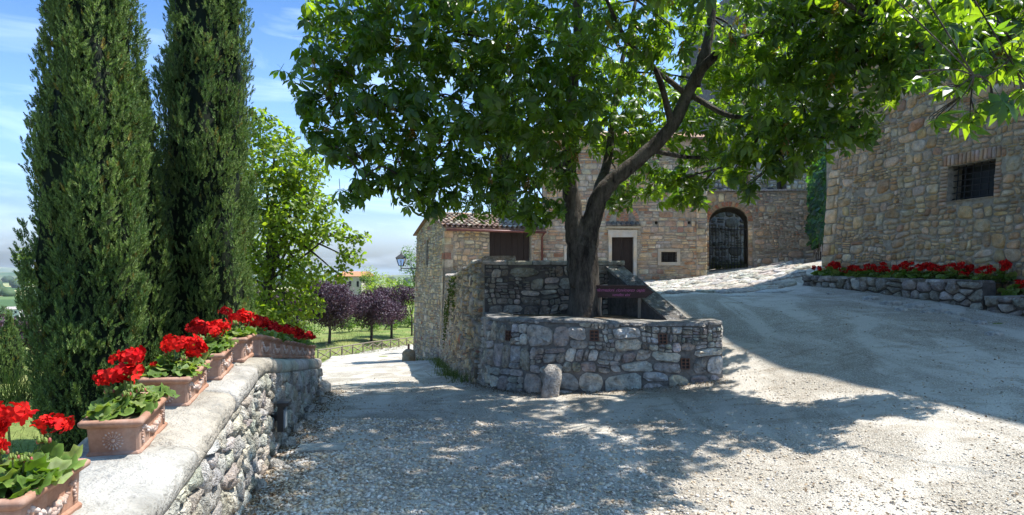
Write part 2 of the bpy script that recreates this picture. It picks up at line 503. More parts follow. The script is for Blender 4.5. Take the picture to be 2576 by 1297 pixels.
GARDEN = [(-3.2, 0, -0.5), (-3.2, 3, -0.6), (-4, 5, -0.85), (-5, 8, -1.1), (-4, 10, -0.8), (-6, 12, -1.3), (-9.8, 12.9, -1.4), (-12.5, 17, -1.75), (-18, 24, -2.3), (-30, 40, -3.65), (-8, 25, -2.5), (-6, 16, -1.3),
          (-11, 36, -3.5), (-14.5, 48, -4.9), (-15.7, 56, -4.5), (-13.2, 62, -4.8), (-12.7, 68, -4.7), (-20, 62, -5.2), (-30, 60, -6), (-8, 0, -1.2), (-12, 5, -1.5), (-9.6, 62, -5.3), (-5, 62, -5.0)]
TR, TL, TG = tps_fit(SHARED + RIGHT), tps_fit(SHARED + LEFT), tps_fit(GARDEN)

def sstep(t):
    t = np.clip(t, 0, 1); return t * t * (3 - 2 * t)

def zyard(x, y):
    x = np.asarray(x, float); y = np.asarray(y, float)
    zr = tps_eval(TR, np.clip(x, -8, 15), np.clip(y, -3, 31))
    zl = tps_eval(TL, np.clip(x, -16, 4), np.clip(y, -3, 63))
    yc = np.clip(y, 8.3, 40)
    xm = np.where(yc < 10.2, 1.6 - (yc - 8.3) * 0.75, 0.18 - 0.144 * (yc - 10.2))
    w = np.where(yc < 10.2, 2.2 - (yc - 8.3) * 1.08, 0.15)
    t = sstep((x - xm) / w * 0.5 + 0.5)
    t = np.where(y < 6.5, 0.5, t)
    k = sstep((y - 6.5) / 1.8)
    t = t * k + 0.5 * (1 - k)
    return zl * (1 - t) + zr * t

def zfar(x, y):
    d = np.hypot(x, y)
    u = x / np.maximum(y, 1.0)
    va = np.interp(d, [60, 130, 300, 450, 700, 1500], [-6, -11, -21, -26.5, -30, -31])
    vb = np.interp(d, [60, 80, 120, 200, 420, 900], [-5, -5.0, -4.4, -5.0, -22, -31])
    k = sstep((u + 0.62) / 0.25)
    return va * (1 - k) + vb * k

def zgarden(x, y):
    x = np.asarray(x, float); y = np.asarray(y, float)
    d = np.hypot(x, y)
    g = tps_eval(TG, np.clip(x, -32, 0), np.clip(y, -2, 64))
    t = sstep((d - 62) / 14)
    return g * (1 - t) + zfar(x, y) * t

def wall_x(y): return -1.0 - 0.2 * y          # road-side foot line of the garden wall

def zterrain(x, y):
    x = np.asarray(x, float); y = np.asarray(y, float)
    edge = np.interp(y, [-5, 9.6, 10.5, 13.5, 20, 27, 36, 48, 62, 80], [wall_x(-5) - .28, wall_x(9.6) - .28, -3.5, -4.9, -7.7, -9.5, -11.0, -14.4, -12.2, -9])
    w = np.interp(y, [-5, 9.6, 12, 20, 60], [0.14, 0.14, 0.9, 1.5, 2])
    t = sstep((edge - x) / w * 0.5 + 0.5)
    d = np.hypot(x, y)
    far = sstep((d - 62) / 14)
    t = np.maximum(t, far)
    return (zyard(x, y) - 0.09) * (1 - t) + zgarden(x, y) * t

def zy(x, y): return float(zyard(np.array([x]), np.array([y]))[0])
def zt(x, y): return float(zterrain(np.array([x]), np.array([y]))[0])

def grid_obj(name, X, Y, Z, mat, smooth=True, kind='structure'):
    n, m = X.shape
    v = np.stack([X, Y, Z], -1).reshape(-1, 3)
    i = np.arange(n - 1)[:, None] * m + np.arange(m - 1)[None]
    a, b, c, d = i, i + 1, i + m + 1, i + m
    tr = np.concatenate([np.stack([a, b, c], -1).reshape(-1, 3), np.stack([a, c, d], -1).reshape(-1, 3)])
    o = link(name, np_mesh(name, v, tr, mat, None, smooth))
    if kind: o['kind'] = kind
    return o

def geo(a, b, n): return list(np.geomspace(a, b, n))
xs = np.array([-x for x in reversed(geo(24, 12000, 30))] + list(np.arange(-23, -6, 0.8)) + list(np.arange(-6, -1, 0.09)) + list(np.arange(-1, 20, 0.8)) + geo(21, 12000, 24))
ys = np.array(list(np.arange(-14, -3, 2.0)) + list(np.arange(-3, 12, 0.4)) + list(np.arange(12, 70, 1.0)) + geo(71, 12000, 60))
X, Y = np.meshgrid(xs, ys)
Z = zterrain(X, Y)
rs = np.random.RandomState(3)
Z = Z + np.where(np.hypot(X, Y) > 12, rs.normal(0, 0.03, Z.shape), 0)
grid_obj('ground', X, Y, Z, M['terrain'])

# gravel yard and road as one sheet
yv = np.concatenate([np.arange(-6, 3.5, 0.5), np.arange(3.5, 14, 0.1), np.arange(14, 32, 0.3), np.arange(32, 64, 0.7)])
xl = np.interp(yv, [-6, 9.6, 10.5, 13.5, 20, 27, 36, 48, 56, 64], [wall_x(-6) - .25, wall_x(9.6) - .25, -3.4, -4.6, -7.3, -8.9, -10.4, -13.6, -13.0, -11.2])
xr = np.interp(yv, [-6, 8.4, 9, 17, 18, 31, 40, 64], [11, 11, 9.8, 8.2, 12, 15, -1.5, -3.0])
tt = np.linspace(0, 1, 110)
Xg = xl[:, None] * (1 - tt) + xr[:, None] * tt
Yg = np.repeat(yv[:, None], len(tt), 1)
Zg = zyard(Xg, Yg)
ng = np.array([[mnoise.noise((a * 0.9, b * 0.9, 0)) * 0.035 + mnoise.noise((a * 3.1, b * 3.1, 5)) * 0.012 for a, b in zip(ra, rb)] for ra, rb in zip(Xg, Yg)])
Zg = Zg + ng * np.clip((Yg - 1) / 3, 0, 1)
Zg[:, 0] -= 0.12
grid_obj('gravel_yard', Xg, Yg, Zg, M['gravel'])

# ------------------------------------------------------------------ masonry
def clip_poly(poly, a, b, c):
    out = []
    n = len(poly)
    for i in range(n):
        p, q = poly[i], poly[(i + 1) % n]
        dp = a * p[0] + b * p[1] - c; dq = a * q[0] + b * q[1] - c
        if dp <= 0: out.append(p)
        if (dp < 0 < dq) or (dq < 0 < dp):
            t = dp / (dp - dq)
            out.append((p[0] + (q[0] - p[0]) * t, p[1] + (q[1] - p[1]) * t))
    return out

def area(poly):
    return 0.5 * abs(sum(poly[i][0] * poly[i - 1][1] - poly[i - 1][0] * poly[i][1] for i in range(len(poly))))

def chaikin(poly, k=0.22, mind=0.01):
    out = []
    n = len(poly)
    for i in range(n):
        p, q = poly[i], poly[(i + 1) % n]
        out.append((p[0] + (q[0] - p[0]) * k, p[1] + (q[1] - p[1]) * k))
        out.append((p[0] + (q[0] - p[0]) * (1 - k), p[1] + (q[1] - p[1]) * (1 - k)))
    res = [out[0]]
    for p in out[1:]:
        if math.hypot(p[0] - res[-1][0], p[1] - res[-1][1]) > mind: res.append(p)
    if len(res) > 3 and math.hypot(res[0][0] - res[-1][0], res[0][1] - res[-1][1]) < mind: res.pop()
    return res

class Path:
    """plan polyline; u runs along it, v is the height, w stands out of the face"""
    def __init__(s, pts, batter=0.0, v0=0.0):
        s.p = [Vector((a[0], a[1])) for a in pts]
        s.c = [0.0]
        for a, b in zip(s.p, s.p[1:]): s.c.append(s.c[-1] + (b - a).length)
        s.L = s.c[-1]
        ns = []
        for a, b in zip(s.p, s.p[1:]):
            d = (b - a).normalized(); ns.append(Vector((d.y, -d.x)))
        s.n = [ns[0]] + [((a + b) * 0.5).normalized() for a, b in zip(ns, ns[1:])] + [ns[-1]]
        s.b, s.v0 = batter, v0
    def __call__(s, u, v, w=0.0):
        i = 0
        while i < len(s.c) - 2 and u > s.c[i + 1]: i += 1
        t = (u - s.c[i]) / (s.c[i + 1] - s.c[i])
        p = s.p[i] + (s.p[i + 1] - s.p[i]) * t
        tc = min(max(t, 0), 1)
        n = (s.n[i] * (1 - tc) + s.n[i + 1] * tc).normalized()
        b = s.b(u) if callable(s.b) else s.b
        q = p + n * (w - b * (v - s.v0))
        return (q.x, q.y, v)

def hole_cut(poly, seed, holes, gap):
    for h in holes:
        best = None
        n = len(h)
        for i in range(n):                       # counter-clockwise convex outline: outward normal (dy,-dx)
            p, q = h[i], h[(i + 1) % n]
            dx, dy = q[0] - p[0], q[1] - p[1]; l = math.hypot(dx, dy)
            nx, ny = dy / l, -dx / l
            sd = (seed[0] - p[0]) * nx + (seed[1] - p[1]) * ny
            if best is None or sd > best[0]: best = (sd, nx, ny, p)
        sd, nx, ny, p = best
        if sd <= 0.01: return []
        poly = clip_poly(poly, -nx, -ny, -(nx * p[0] + ny * p[1]) - gap / 2)
        if len(poly) < 3: return []
    return poly

def stones_voronoi(L, bot, top, sw, sh, rng, gap, holes=(), u0=0.0, var=0.55, big=0.12):
    """rubble: random courses of unequal stones, cut against their neighbours"""
    seeds = []
    vmin = min(bot(u0 + L * i / 8) for i in range(9)); vmax = max(top(u0 + L * i / 8) for i in range(9))
    v = vmin
    while v < vmax + sh * 0.3:
        h = sh * rng.uniform(1 - var, 1 + var)
        u = u0 - rng.random() * sw
        while u < u0 + L + sw * 0.3:
            w = sw * rng.uniform(1 - var, 1 + var)
            if rng.random() < big: w *= 1.5
            cu, cv = u + w / 2, v + h / 2
            if rng.random() < 0.22 and h > sh * 0.8:
                seeds.append((cu + rng.uniform(-.1, .1) * w, cv - h * 0.27)); seeds.append((cu + rng.uniform(-.1, .1) * w, cv + h * 0.27))
            else:
                seeds.append((cu + rng.uniform(-.12, .12) * w, cv + rng.uniform(-.2, .2) * h))
            u += w
        v += h
    seeds = [s for s in seeds if u0 <= s[0] <= u0 + L and bot(s[0]) - sh * .2 <= s[1] <= top(s[0])]
    ay = sw / sh * 0.85                                     # courses: squash
    cell = sw * 1.3
    gd = {}
    for i, s in enumerate(seeds): gd.setdefault((int(s[0] // cell), int(s[1] * ay // cell)), []).append(i)
    out = []
    for i, s in enumerate(seeds):
        su, sv = s[0], s[1] * ay
        Rr = sw * 1.2
        poly = [(su - Rr, sv - Rr), (su + Rr, sv - Rr), (su + Rr, sv + Rr), (su - Rr, sv + Rr)]
        gi, gj = int(su // cell), int(sv // cell)
        nb = []
        for a in range(gi - 2, gi + 3):
            for b in range(gj - 2, gj + 3):
                for j in gd.get((a, b), ()):
                    if j != i:
                        q = seeds[j]; nb.append(((q[0] - su) ** 2 + (q[1] * ay - sv) ** 2, j))
        nb.sort()
        for d2, j in nb[:16]:
            q = (seeds[j][0], seeds[j][1] * ay)
            l = math.sqrt(d2)
            if l < 1e-5: continue
            nx, ny = (q[0] - su) / l, (q[1] - sv) / l
            k = math.hypot(nx, ny * ay)
            poly = clip_poly(poly, nx, ny, nx * (su + q[0]) / 2 + ny * (sv + q[1]) / 2 - gap * k / 2)
            if len(poly) < 3: break
        if len(poly) < 3: continue
        poly = [(p[0], p[1] / ay) for p in poly]
        poly = clip_poly(poly, 1, 0, u0 + L); poly = clip_poly(poly, -1, 0, -u0) if len(poly) > 2 else []
        if len(poly) < 3: continue
        e = 0.05
        sl = (top(su + e) - top(su - e)) / (2 * e)
        k = math.hypot(sl, 1)
        poly = clip_poly(poly, -sl / k, 1 / k, (top(su) - sl * su) / k - 0.004)
        if len(poly) < 3: continue
        if holes: poly = hole_cut(poly, s, holes, gap)
        if len(poly) < 3 or area(poly) < sw * sh * 0.05: continue
        out.append(poly)
    return out

def stones_rubble(L, bot, top, sw, sh, rng, gap, holes=(), u0=0.0, var=0.6, brick=0.12, warp=.35, big=.2):
    """roughly coursed rubble: wavering courses broken up into stones of very unequal size, with chinking"""
    out = []
    vmin = min(bot(u0 + L * i / 8) for i in range(9)); vmax = max(top(u0 + L * i / 8) for i in range(9))
    sd = rng.uniform(0, 50)
    def wp_(u, v):
        a = mnoise.noise((u / sw * .42, v / sh * .42, sd)); b = mnoise.noise((u / sw * .38, v / sh * .38, sd + 9))
        return (u + a * warp * sw, v + b * warp * sh * 1.6)
    def split(a, b, c, d, lim):
        w, h = b - a, d - c
        if w * h < lim or w < sw * .28 or h < sh * .28:
            out_r.append((a, b, c, d)); return
        if w / sw > h / sh * rng.uniform(.75, 1.3):
            m = a + w * rng.uniform(.32, .68)
            split(a, m, c, d, lim * rng.uniform(.5, 1.5)); split(m, b, c, d, lim * rng.uniform(.5, 1.5))
        else:
            m = c + h * rng.uniform(.32, .68)
            split(a, b, c, m, lim * rng.uniform(.5, 1.5)); split(a, b, m, d, lim * rng.uniform(.5, 1.5))
    v = vmin - sh * .5
    while v < vmax + sh:
        thin = rng.random() < brick
        h = sh * (.36 if thin else rng.uniform(1.3, 2.4))
        u = u0 - rng.random() * sw * 2
        while u < u0 + L + sw * .5:
            out_r = []
            if thin:
                w = sw * rng.uniform(.5, 1.1); out_r.append((u, u + w, v, v + h))
            else:
                w = sw * rng.uniform(1.4, 2.8)
                lim = sw * sh * math.exp(rng.gauss(.15, var)) * (2.2 if rng.random() < big else 1.0)
                split(u, u + w, v, v + h, lim)
            for a, b, c, d in out_r:
                j = lambda k: rng.uniform(-.15, .15) * k
                m = min(b - a, d - c)
                pts = [(a, c), ((a + b) / 2, c), (b, c), (b, (c + d) / 2), (b, d), ((a + b) / 2, d), (a, d), (a, (c + d) / 2)]
                cu, cv = (a + b) / 2, (c + d) / 2
                poly = []
                for i, (x, y) in enumerate(pts):
                    x = cu + (x - cu) * (1 - gap / (b - a)); y = cv + (y - cv) * (1 - gap / (d - c))
                    if i % 2 == 0:
                        k = rng.uniform(.02, .24); x += (cu - x) * k; y += (cv - y) * k
                    poly.append(wp_(x + j(m) * .5, y + j(m) * .5))
                cu = sum(p[0] for p in poly) / 8; cv = sum(p[1] for p in poly) / 8
                poly = clip_poly(poly, 1, 0, u0 + L); poly = clip_poly(poly, -1, 0, -u0) if len(poly) > 2 else []
                if len(poly) < 3 or not (u0 < cu < u0 + L): continue
                if not bot(cu) - sh * .3 <= cv <= top(cu): continue
                sl = (top(cu + .05) - top(cu - .05)) / .1; k = math.hypot(sl, 1)
                poly = clip_poly(poly, -sl / k, 1 / k, (top(cu) - sl * cu) / k - 0.004)
                if len(poly) > 2 and holes: poly = hole_cut(poly, (cu, cv), holes, gap)
                if len(poly) < 3 or area(poly) < sw * sh * 0.05: continue
                out.append(poly)
            u += w
        v += h
    return out

def stones_course(L, bot, top, sw, sh, rng, gap, holes=(), u0=0.0, var=0.45, brick=0.0):
    """squared blocks in wavering courses, some courses of thin brick"""
    out = []
    vmin = min(bot(u0 + L * i / 8) for i in range(9)); vmax = max(top(u0 + L * i / 8) for i in range(9))
    v = vmin
    ph = rng.random() * 9
    while v < vmax:
        thin = rng.random() < brick
        h = sh * (rng.uniform(0.38, 0.5) if thin else rng.uniform(1 - var, 1 + var))
        u = u0 - rng.random() * sw
        while u < u0 + L:
            w = sw * (rng.uniform(0.55, 0.95) if thin else rng.uniform(1 - var, 1 + var * 1.3))
            a, b = u + gap / 2, u + w - gap / 2
            wv = lambda x: 0.012 * math.sin(x * 1.7 + ph) + 0.008 * math.sin(x * 4.3 + ph * v)
            j = lambda: rng.uniform(-.06, .06) * min(w, h)
            rects = [(v + gap / 2, v + h - gap / 2)]
            if not thin and rng.random() < 0.25:
                m = rng.uniform(.4, .6); rects = [(v + gap / 2, v + h * m - gap / 2), (v + h * m + gap / 2, v + h - gap / 2)]
            for lo, hi in rects:
                poly = [(a + j(), lo + wv(a) + j()), (b + j(), lo + wv(b) + j()), (b + j(), hi + wv(b) + j()), (a + j(), hi + wv(a) + j())]
                poly = clip_poly(poly, 1, 0, u0 + L); poly = clip_poly(poly, -1, 0, -u0) if len(poly) > 2 else []
                if len(poly) < 3: continue
                cu = sum(p[0] for p in poly) / len(poly); cv = sum(p[1] for p in poly) / len(poly)
                if not bot(cu) - sh * .3 <= cv <= top(cu): continue
                sl = (top(cu + .05) - top(cu - .05)) / .1; k = math.hypot(sl, 1)
                poly = clip_poly(poly, -sl / k, 1 / k, (top(cu) - sl * cu) / k - 0.004)
                if len(poly) > 2 and holes: poly = hole_cut(poly, (cu, cv), holes, gap)
                if len(poly) < 3 or area(poly) < sw * sh * 0.06: continue
                out.append(poly)
            u += w
        v += h
    return out

def stone_geo(poly, mp, h, rng, rough=0.25, rnd=0.22, depth=0.03, dome=0.3):
    poly = chaikin(poly, rnd, 0.012) if len(poly) < 7 else chaikin(poly, .25, math.sqrt(area(poly)) * .17)
    n = len(poly)
    cu = sum(p[0] for p in poly) / n; cv = sum(p[1] for p in poly) / n
    vs = []
    tilt_u, tilt_v = rng.uniform(-.5, .5) * rough, rng.uniform(-.5, .5) * rough
    sz = math.sqrt(max(area(poly), 1e-6))
    for p in poly: vs.append(mp(p[0], p[1], -depth))
    for p in poly:
        k = 0.97 + rng.uniform(-.03, .03)
        vs.append(mp(cu + (p[0] - cu) * k, cv + (p[1] - cv) * k, h * (0.62 + rng.uniform(-rough, rough) * .5)))
    for p in poly:
        k = 0.72 + rng.uniform(-.08, .08)
        w = h * (1 + rng.uniform(-rough, rough)) + (tilt_u * (p[0] - cu) + tilt_v * (p[1] - cv)) * h / sz
        vs.append(mp(cu + (p[0] - cu) * k, cv + (p[1] - cv) * k, w))
    vs.append(mp(cu, cv, h * (1 + dome * 0.4 + rng.uniform(-rough, rough) * .5)))
    fs = []
    for r in (0, 1):
        for i in range(n):
            j = (i + 1) % n
            fs.append((r * n + i, r * n + j, (r + 1) * n + j, (r + 1) * n + i))
    for i in range(n): fs.append((2 * n + i, 2 * n + (i + 1) % n, 3 * n))
    return vs, fs

def pick(pal, rng, var=0.18):
    tot = sum(p[0] for p in pal); r = rng.random() * tot
    for p in pal:
        r -= p[0]
        if r <= 0: break
    k = rng.uniform(1 - var, 1 + var)
    return tuple(min(0.9, c * k * rng.uniform(.95, 1.05)) for c in p[1])

MAXPARTS = 300
def lay_stones(root, polys, mp, mat, pal, rng, h=0.03, rough=0.25, rnd=0.22, name='stone', limit=MAXPARTS, dome=0.3, depth=0.03, stuff_name=None, smooth=True):
    items = []
    for poly in polys:
        cu = sum(p[0] for p in poly) / len(poly); cv = sum(p[1] for p in poly) / len(poly)
        c = mp(cu, cv, 0)
        d2 = c[0] ** 2 + c[1] ** 2
        px = 1288 + F * c[0] / max(c[1], .3); py = 690 - F * (c[2] - EYE) / max(c[1], .3)
        vis = 1.0 if (-30 < px < 2606 and -20 < py < 1310) else 0.001
        items.append((area(poly) / d2 * vis, poly))
    items.sort(key=lambda a: -a[0])
    rest = MB()
    for k, (_, poly) in enumerate(items):
        vs, fs = stone_geo(poly, mp, h * rng.uniform(.7, 1.35), rng, rough, rnd, depth, dome)
        tint = pick(pal, rng)
        if k < limit:
            m = MB().add(vs, fs, tint)
            m.build(name, mat, root, smooth)
        else: rest.add(vs, fs, tint)
    if rest.v: rest.build(stuff_name or 'small_stones', mat, root, smooth, 'stuff')
    return len(items)

def wall_body(root, path, bot, top, thick, mat, holes=(), reveal=0.3, name='mortar', n=None, back=True):
    mb = MB()
    if not holes:
        n = n or max(2, int(path.L / 0.3))
        us = [path.L * i / n for i in range(n + 1)]
        for i in range(n):
            a, b = us[i], us[i + 1]
            q = [path(a, bot(a)), path(b, bot(b)), path(b, top(b)), path(a, top(a))]
            r = [path(a, bot(a), -thick), path(b, bot(b), -thick), path(b, top(b), -thick), path(a, top(a), -thick)]
            base = len(mb.v)
            fs = [(0, 1, 2, 3), (5, 4, 7, 6), (3, 2, 6, 7)]
            if i == 0: fs.append((0, 3, 7, 4))
            if i == n - 1: fs.append((1, 5, 6, 2))
            mb.add(q + r, fs)
    else:
        us = [0, path.L]
        tops = [path.L * i / 8 for i in range(9)]
        outer = [(0, bot(0)), (path.L, bot(path.L))] + [(u, top(u)) for u in reversed(tops)]
        polys = [[Vector((p[0], p[1], 0)) for p in outer]] + [[Vector((p[0], p[1], 0)) for p in h] for h in holes]
        flat = [p for pl in polys for p in pl]
        tris = tessellate_polygon(polys)
        fr = [path(p.x, p.y, 0) for p in flat]
        fs = []
        for t in tris:
            a, b, c = (flat[i] for i in t)
            cr = (b.x - a.x) * (c.y - a.y) - (b.y - a.y) * (c.x - a.x)
            fs.append(tuple(t) if cr > 0 else tuple(reversed(t)))
        mb.add(fr, fs)
        m = len(outer)
        for i in range(m):
            p, q = outer[i], outer[(i + 1) % m]
            mb.add([path(*p, 0), path(*q, 0), path(*q, -thick), path(*p, -thick)], [(3, 2, 1, 0)])
        for h in holes:
            for i in range(len(h)):
                p, q = h[i], h[(i + 1) % len(h)]
                mb.add([path(*p, 0), path(*q, 0), path(*q, -reveal), path(*p, -reveal)], [(0, 1, 2, 3)])
    return mb.build(name, mat, root, False)

PAL_WARM = [(5, (.57, .445, .295)), (4, (.63, .51, .355)), (3, (.50, .375, .24)), (2, (.53, .44, .33)), (1.1, (.45, .29, .19)), (1, (.65, .56, .42)), (1, (.57, .43, .24))]
PAL_HOUSE = [(5, (0.540, 0.446, 0.317)), (4, (0.608, 0.513, 0.365)), (2, (0.405, 0.324, 0.230)), (2, (0.365, 0.317, 0.270)), (.6, (0.392, 0.216, 0.149))]
PAL_BRICKY = [(3, (.42, .29, .205)), (4, (.49, .375, .27)), (4, (.56, .465, .335)), (2, (.46, .41, .345)), (1.2, (.36, .225, .155)), (1, (.60, .54, .44))]
PAL_GREY = [(5, (.52, .485, .43)), (4, (.62, .585, .52)), (3, (.42, .38, .325)), (2, (.56, .49, .39)), (1, (.66, .63, .58))]
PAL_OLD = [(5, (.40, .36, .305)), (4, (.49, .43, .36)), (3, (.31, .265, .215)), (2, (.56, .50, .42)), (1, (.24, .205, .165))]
PAL_WHITE = [(5, (.52, .49, .44)), (4, (.45, .42, .37)), (2, (.36, .325, .275)), (1, (.58, .56, .51))]
PAL_TOWER = [(5, (0.365, 0.365, 0.371)), (4, (0.432, 0.425, 0.419)), (3, (0.311, 0.304, 0.304)), (1, (0.378, 0.284, 0.223))]
PAL_SPONGE = [(5, (0.270, 0.250, 0.223)), (3, (0.378, 0.351, 0.317)), (3, (0.189, 0.169, 0.149)), (1, (0.459, 0.446, 0.419))]
PAL_BRICK = [(5, (0.442, 0.221, 0.137)), (3, (0.520, 0.305, 0.208)), (2, (0.364, 0.182, 0.117))]
# ------------------------------------------------------------------ garden wall on the left
rng = random.Random(11)
wt_d = [0.8, 1.6, 2.6, 3.2, 4.2, 5.0, 5.3, 6.0, 9.1, 9.7]
wt_z = [.62, .64, .655, .70, .835, .905, .905, .80, .38, .31]
def wall_top(y): return float(np.interp(y, wt_d, wt_z))
y0, y1 = 1.3, 9.6
gw_path = Path([(wall_x(y0), y0), (wall_x(y1), y1)], 0.03, 0.6)
ky = (y1 - y0) / gw_path.L
g_top = lambda u: wall_top(y0 + u * ky) - 0.13
g_bot = lambda u: zy(wall_x(y0 + u * ky) + .02, y0 + u * ky) - 0.12
WT = 0.56
gw = thing('garden_wall', (wall_x(5), 5, 0), 'low rubble garden wall with pale worn coping carrying the row of flower boxes', 'wall')
wall_body(gw, gw_path, lambda u: -1.6, g_top, WT, M['mortar_pale'])
polys = stones_voronoi(gw_path.L, g_bot, g_top, .17, .12, rng, .016)
lay_stones(gw, polys, gw_path, M['white_rock'], PAL_WHITE, rng, .03, .55, .14, dome=.4, depth=.03)
# end face of the wall (towards the road bend)
ge = Path([(wall_x(y1), y1), (wall_x(y1) - WT, y1 - .1)])
polys = stones_voronoi(ge.L, lambda u: -.5, lambda u: wall_top(y1) - .13, .2, .14, rng, .022)
# coping stones
u = 0.0
prof = [(-.02, -.14), (.022, -.13), (.034, -.10), (.036, -.06), (.026, -.022), (-.01, .0), (-.14, .012), (-.30, .012), (-.44, .005), (-.54, -.01), (-.60, -.04), (-.62, -.10), (-.58, -.14)]
while u < gw_path.L - .05:
    ln = min(rng.uniform(.75, 1.25), gw_path.L - u)
    if gw_path.L - u - ln < .3: ln = gw_path.L - u
    m = MB(); n = 14
    dz = rng.uniform(-.004, .004); dw = rng.uniform(-.006, .006)
    vs = []
    for i in range(n + 1):
        uu = u + .002 + (ln - .004) * i / n
        k = 1.0
        e = min(i, n - i)
        shr = .006 if e == 0 else 0.0
        for w, z in prof:
            p = Vector(gw_path(uu, wall_top(y0 + uu * ky) + z * k + dz, w + dw))
            nz = mnoise.noise(p * 5) * .020 + mnoise.noise(p * 17) * .010
            cx = -.28
            q = gw_path(uu, p.z + nz - shr * (1 if z > -.1 else 0), w + dw + nz * (1 if w > -.1 else -.6) - shr * (1 if w > -.2 else -1))
            vs.append(q)
    k = len(prof); fs = []
    for i in range(n):
        for j in range(k - 1): fs.append((i * k + j, i * k + j + 1, (i + 1) * k + j + 1, (i + 1) * k + j)[::-1])
    fs.append(tuple(range(k))); fs.append(tuple(n * k + j for j in reversed(range(k))))
    m.add(vs, fs, pick([(1, (.43, .40, .345)), (1, (.365, .335, .285))], rng, .06))
    m.build('coping_stone', M['coping'], gw, True)
    u += ln

# black wall lamp low on the garden wall
wa = math.atan2(.2, 1)
wx = lambda y: wall_x(y)
lt = thing('wall_light', (wx(5.55) + .10, 5.55, .35), 'small black rectangular light fixture on the road face of the garden wall', 'wall light', None, wa)
MB().box((0, 0, 0), (.05, .16, .22)).box((.02, 0, .125), (.10, .18, .03)).build('housing', M['black_plastic'], lt, world_verts=False)
MB().box((.03, 0, -.005), (.016, .12, .16)).build('lens', M['panel_face'], lt, world_verts=False)
MB().box((-.055, 0, 0), (.07, .05, .05)).build('bracket', M['black_plastic'], lt, world_verts=False)

# ------------------------------------------------------------------ terraced stone walls around the chestnut
def P2(px, d): return ((px - 1288) / F * d, d)
# lower planter wall, bulging front
pl_pts = [(-.47, 10.93), (-.36, 10.2), (-.20, 9.72), (.12, 9.33), (.52, 9.04), (1.15, 8.87), (2.0, 8.85), (2.93, 8.9)]
pl_path = Path(pl_pts, lambda u: .07, .9)
PLZ = .93
def pl_xy(u): 
    q = pl_path(u, 0.9); return q[0], q[1]
p_top = lambda u: PLZ - .02 * math.sin(u * 2.0)
p_bot = lambda u: zy(*pl_xy(u)) - .1
pw = thing('planter_wall', (1.2, 8.9, 0), 'waist high grey fieldstone wall bulging round the foot of the chestnut tree', 'wall')
rng = random.Random(21)
ab_w = [(1495, 845), (1667, 853), (1722, 915), (1280, 845)]
air = []
def u_at_px(path, px, v=.5):
    best = min((abs((1288 + F * path(u, v)[0] / path(u, v)[1]) - px), u) for u in [path.L * i / 600 for i in range(601)])
    return best[1]
for px, py in ab_w:
    u = u_at_px(pl_path, px); d = pl_path(u, .6)[1]
    z = EYE + (690 - py) / F * d
    air.append([(u - .062, z - .075), (u + .062, z - .075), (u + .062, z + .075), (u - .062, z + .075)])
wall_body(pw, pl_path, lambda u: -.9, p_top, .42, M['mortar_grey'])
polys = stones_rubble(pl_path.L, p_bot, lambda u: p_top(u) - .012, .21, .155, rng, .007, air, var=.95, brick=.0, big=.3)
lay_stones(pw, polys, pl_path, M['rubble'], PAL_GREY, rng, .035, .75, .12, dome=.1, smooth=False)
# mortar cap along the planter rim
m = MB(); n = 40; vs = []
for i in range(n + 1):
    u = pl_path.L * i / n
    for w, z in ((.03, -.035), (.035, .0), (.0, .018), (-.4, .022), (-.45, -.06)):
        q = pl_path(u, p_top(u) + z, w + .012 * mnoise.noise((u * 3, w, 1)))
        vs.append((q[0], q[1], q[2] + .012 * mnoise.noise((u * 4, w * 3, 2))))
fs = []
for i in range(n):
    for j in range(4): fs.append((i * 5 + j, (i + 1) * 5 + j, (i + 1) * 5 + j + 1, i * 5 + j + 1))
fs.append((0, 1, 2, 3, 4)); fs.append(tuple(n * 5 + j for j in (4, 3, 2, 1, 0)))
m.add(vs, fs, (.26, .25, .235)); m.build('cement_cap', M['rubble'], pw, True)
for h in air:                                    # perforated terracotta bricks let into the wall
    m = MB()
    (a, b), (c, d) = h[0], h[2]
    N = 3
    bw = .013
    def cell(u0_, u1_, v0_, v1_, w0, w1):
        vs = [pl_path(x, y, w) for w in (w0, w1) for x, y in ((u0_, v0_), (u1_, v0_), (u1_, v1_), (u0_, v1_))]
        m.add(vs, [(3, 2, 1, 0), (4, 5, 6, 7), (0, 1, 5, 4), (1, 2, 6, 5), (2, 3, 7, 6), (3, 0, 4, 7)], (.15, .085, .062))
    for i in range(3):
        x = a + (c - a - bw) * i / 2; cell(x, x + bw, b, d, -.05, .03)
    for i in range(4):
        y = b + (d - b - bw) * i / 3; cell(a, c, y, y + bw, -.05, .028)
    m.build('air_brick', M['brick'], pw)
    MB().add([pl_path(x, y, .004) for x, y in h], [(0, 1, 2, 3)]).build('air_brick_hollow', M['void'], pw)
# right flank of the planter wall
pr = Path([(2.93, 8.9), (2.75, 9.7)], 0.0)
fl_polys = stones_voronoi(pr.L, lambda u: 0.0, lambda u: PLZ - .02, .25, .17, rng, .026)
lay_stones(pw, fl_polys, pr, M['rubble'], PAL_GREY, rng, .035, .3, .24)
wall_body(pw, pr, lambda u: -.5, lambda u: PLZ, .2, M['mortar_grey'], name='flank_mortar')

# soil bed of the planter
n = 24
top_pts = [pl_path(pl_path.L * (i + .5) / n, PLZ, -.2) for i in range(n)]
back = [(2.6, 9.4), (1.85, 11.15), (-.35, 11.15)]
cen = (1.0, 10.1)
ring = [(p[0], p[1]) for p in top_pts] + back
vs = [(cen[0], cen[1], PLZ + .03)] + [(p[0], p[1], PLZ - .035) for p in ring]
o = link('planter_soil', np_mesh('planter_soil', vs, [(0, 1 + i, 1 + (i + 1) % len(ring)) for i in range(len(ring))], M['soil'], None, True))
o['kind'] = 'structure'

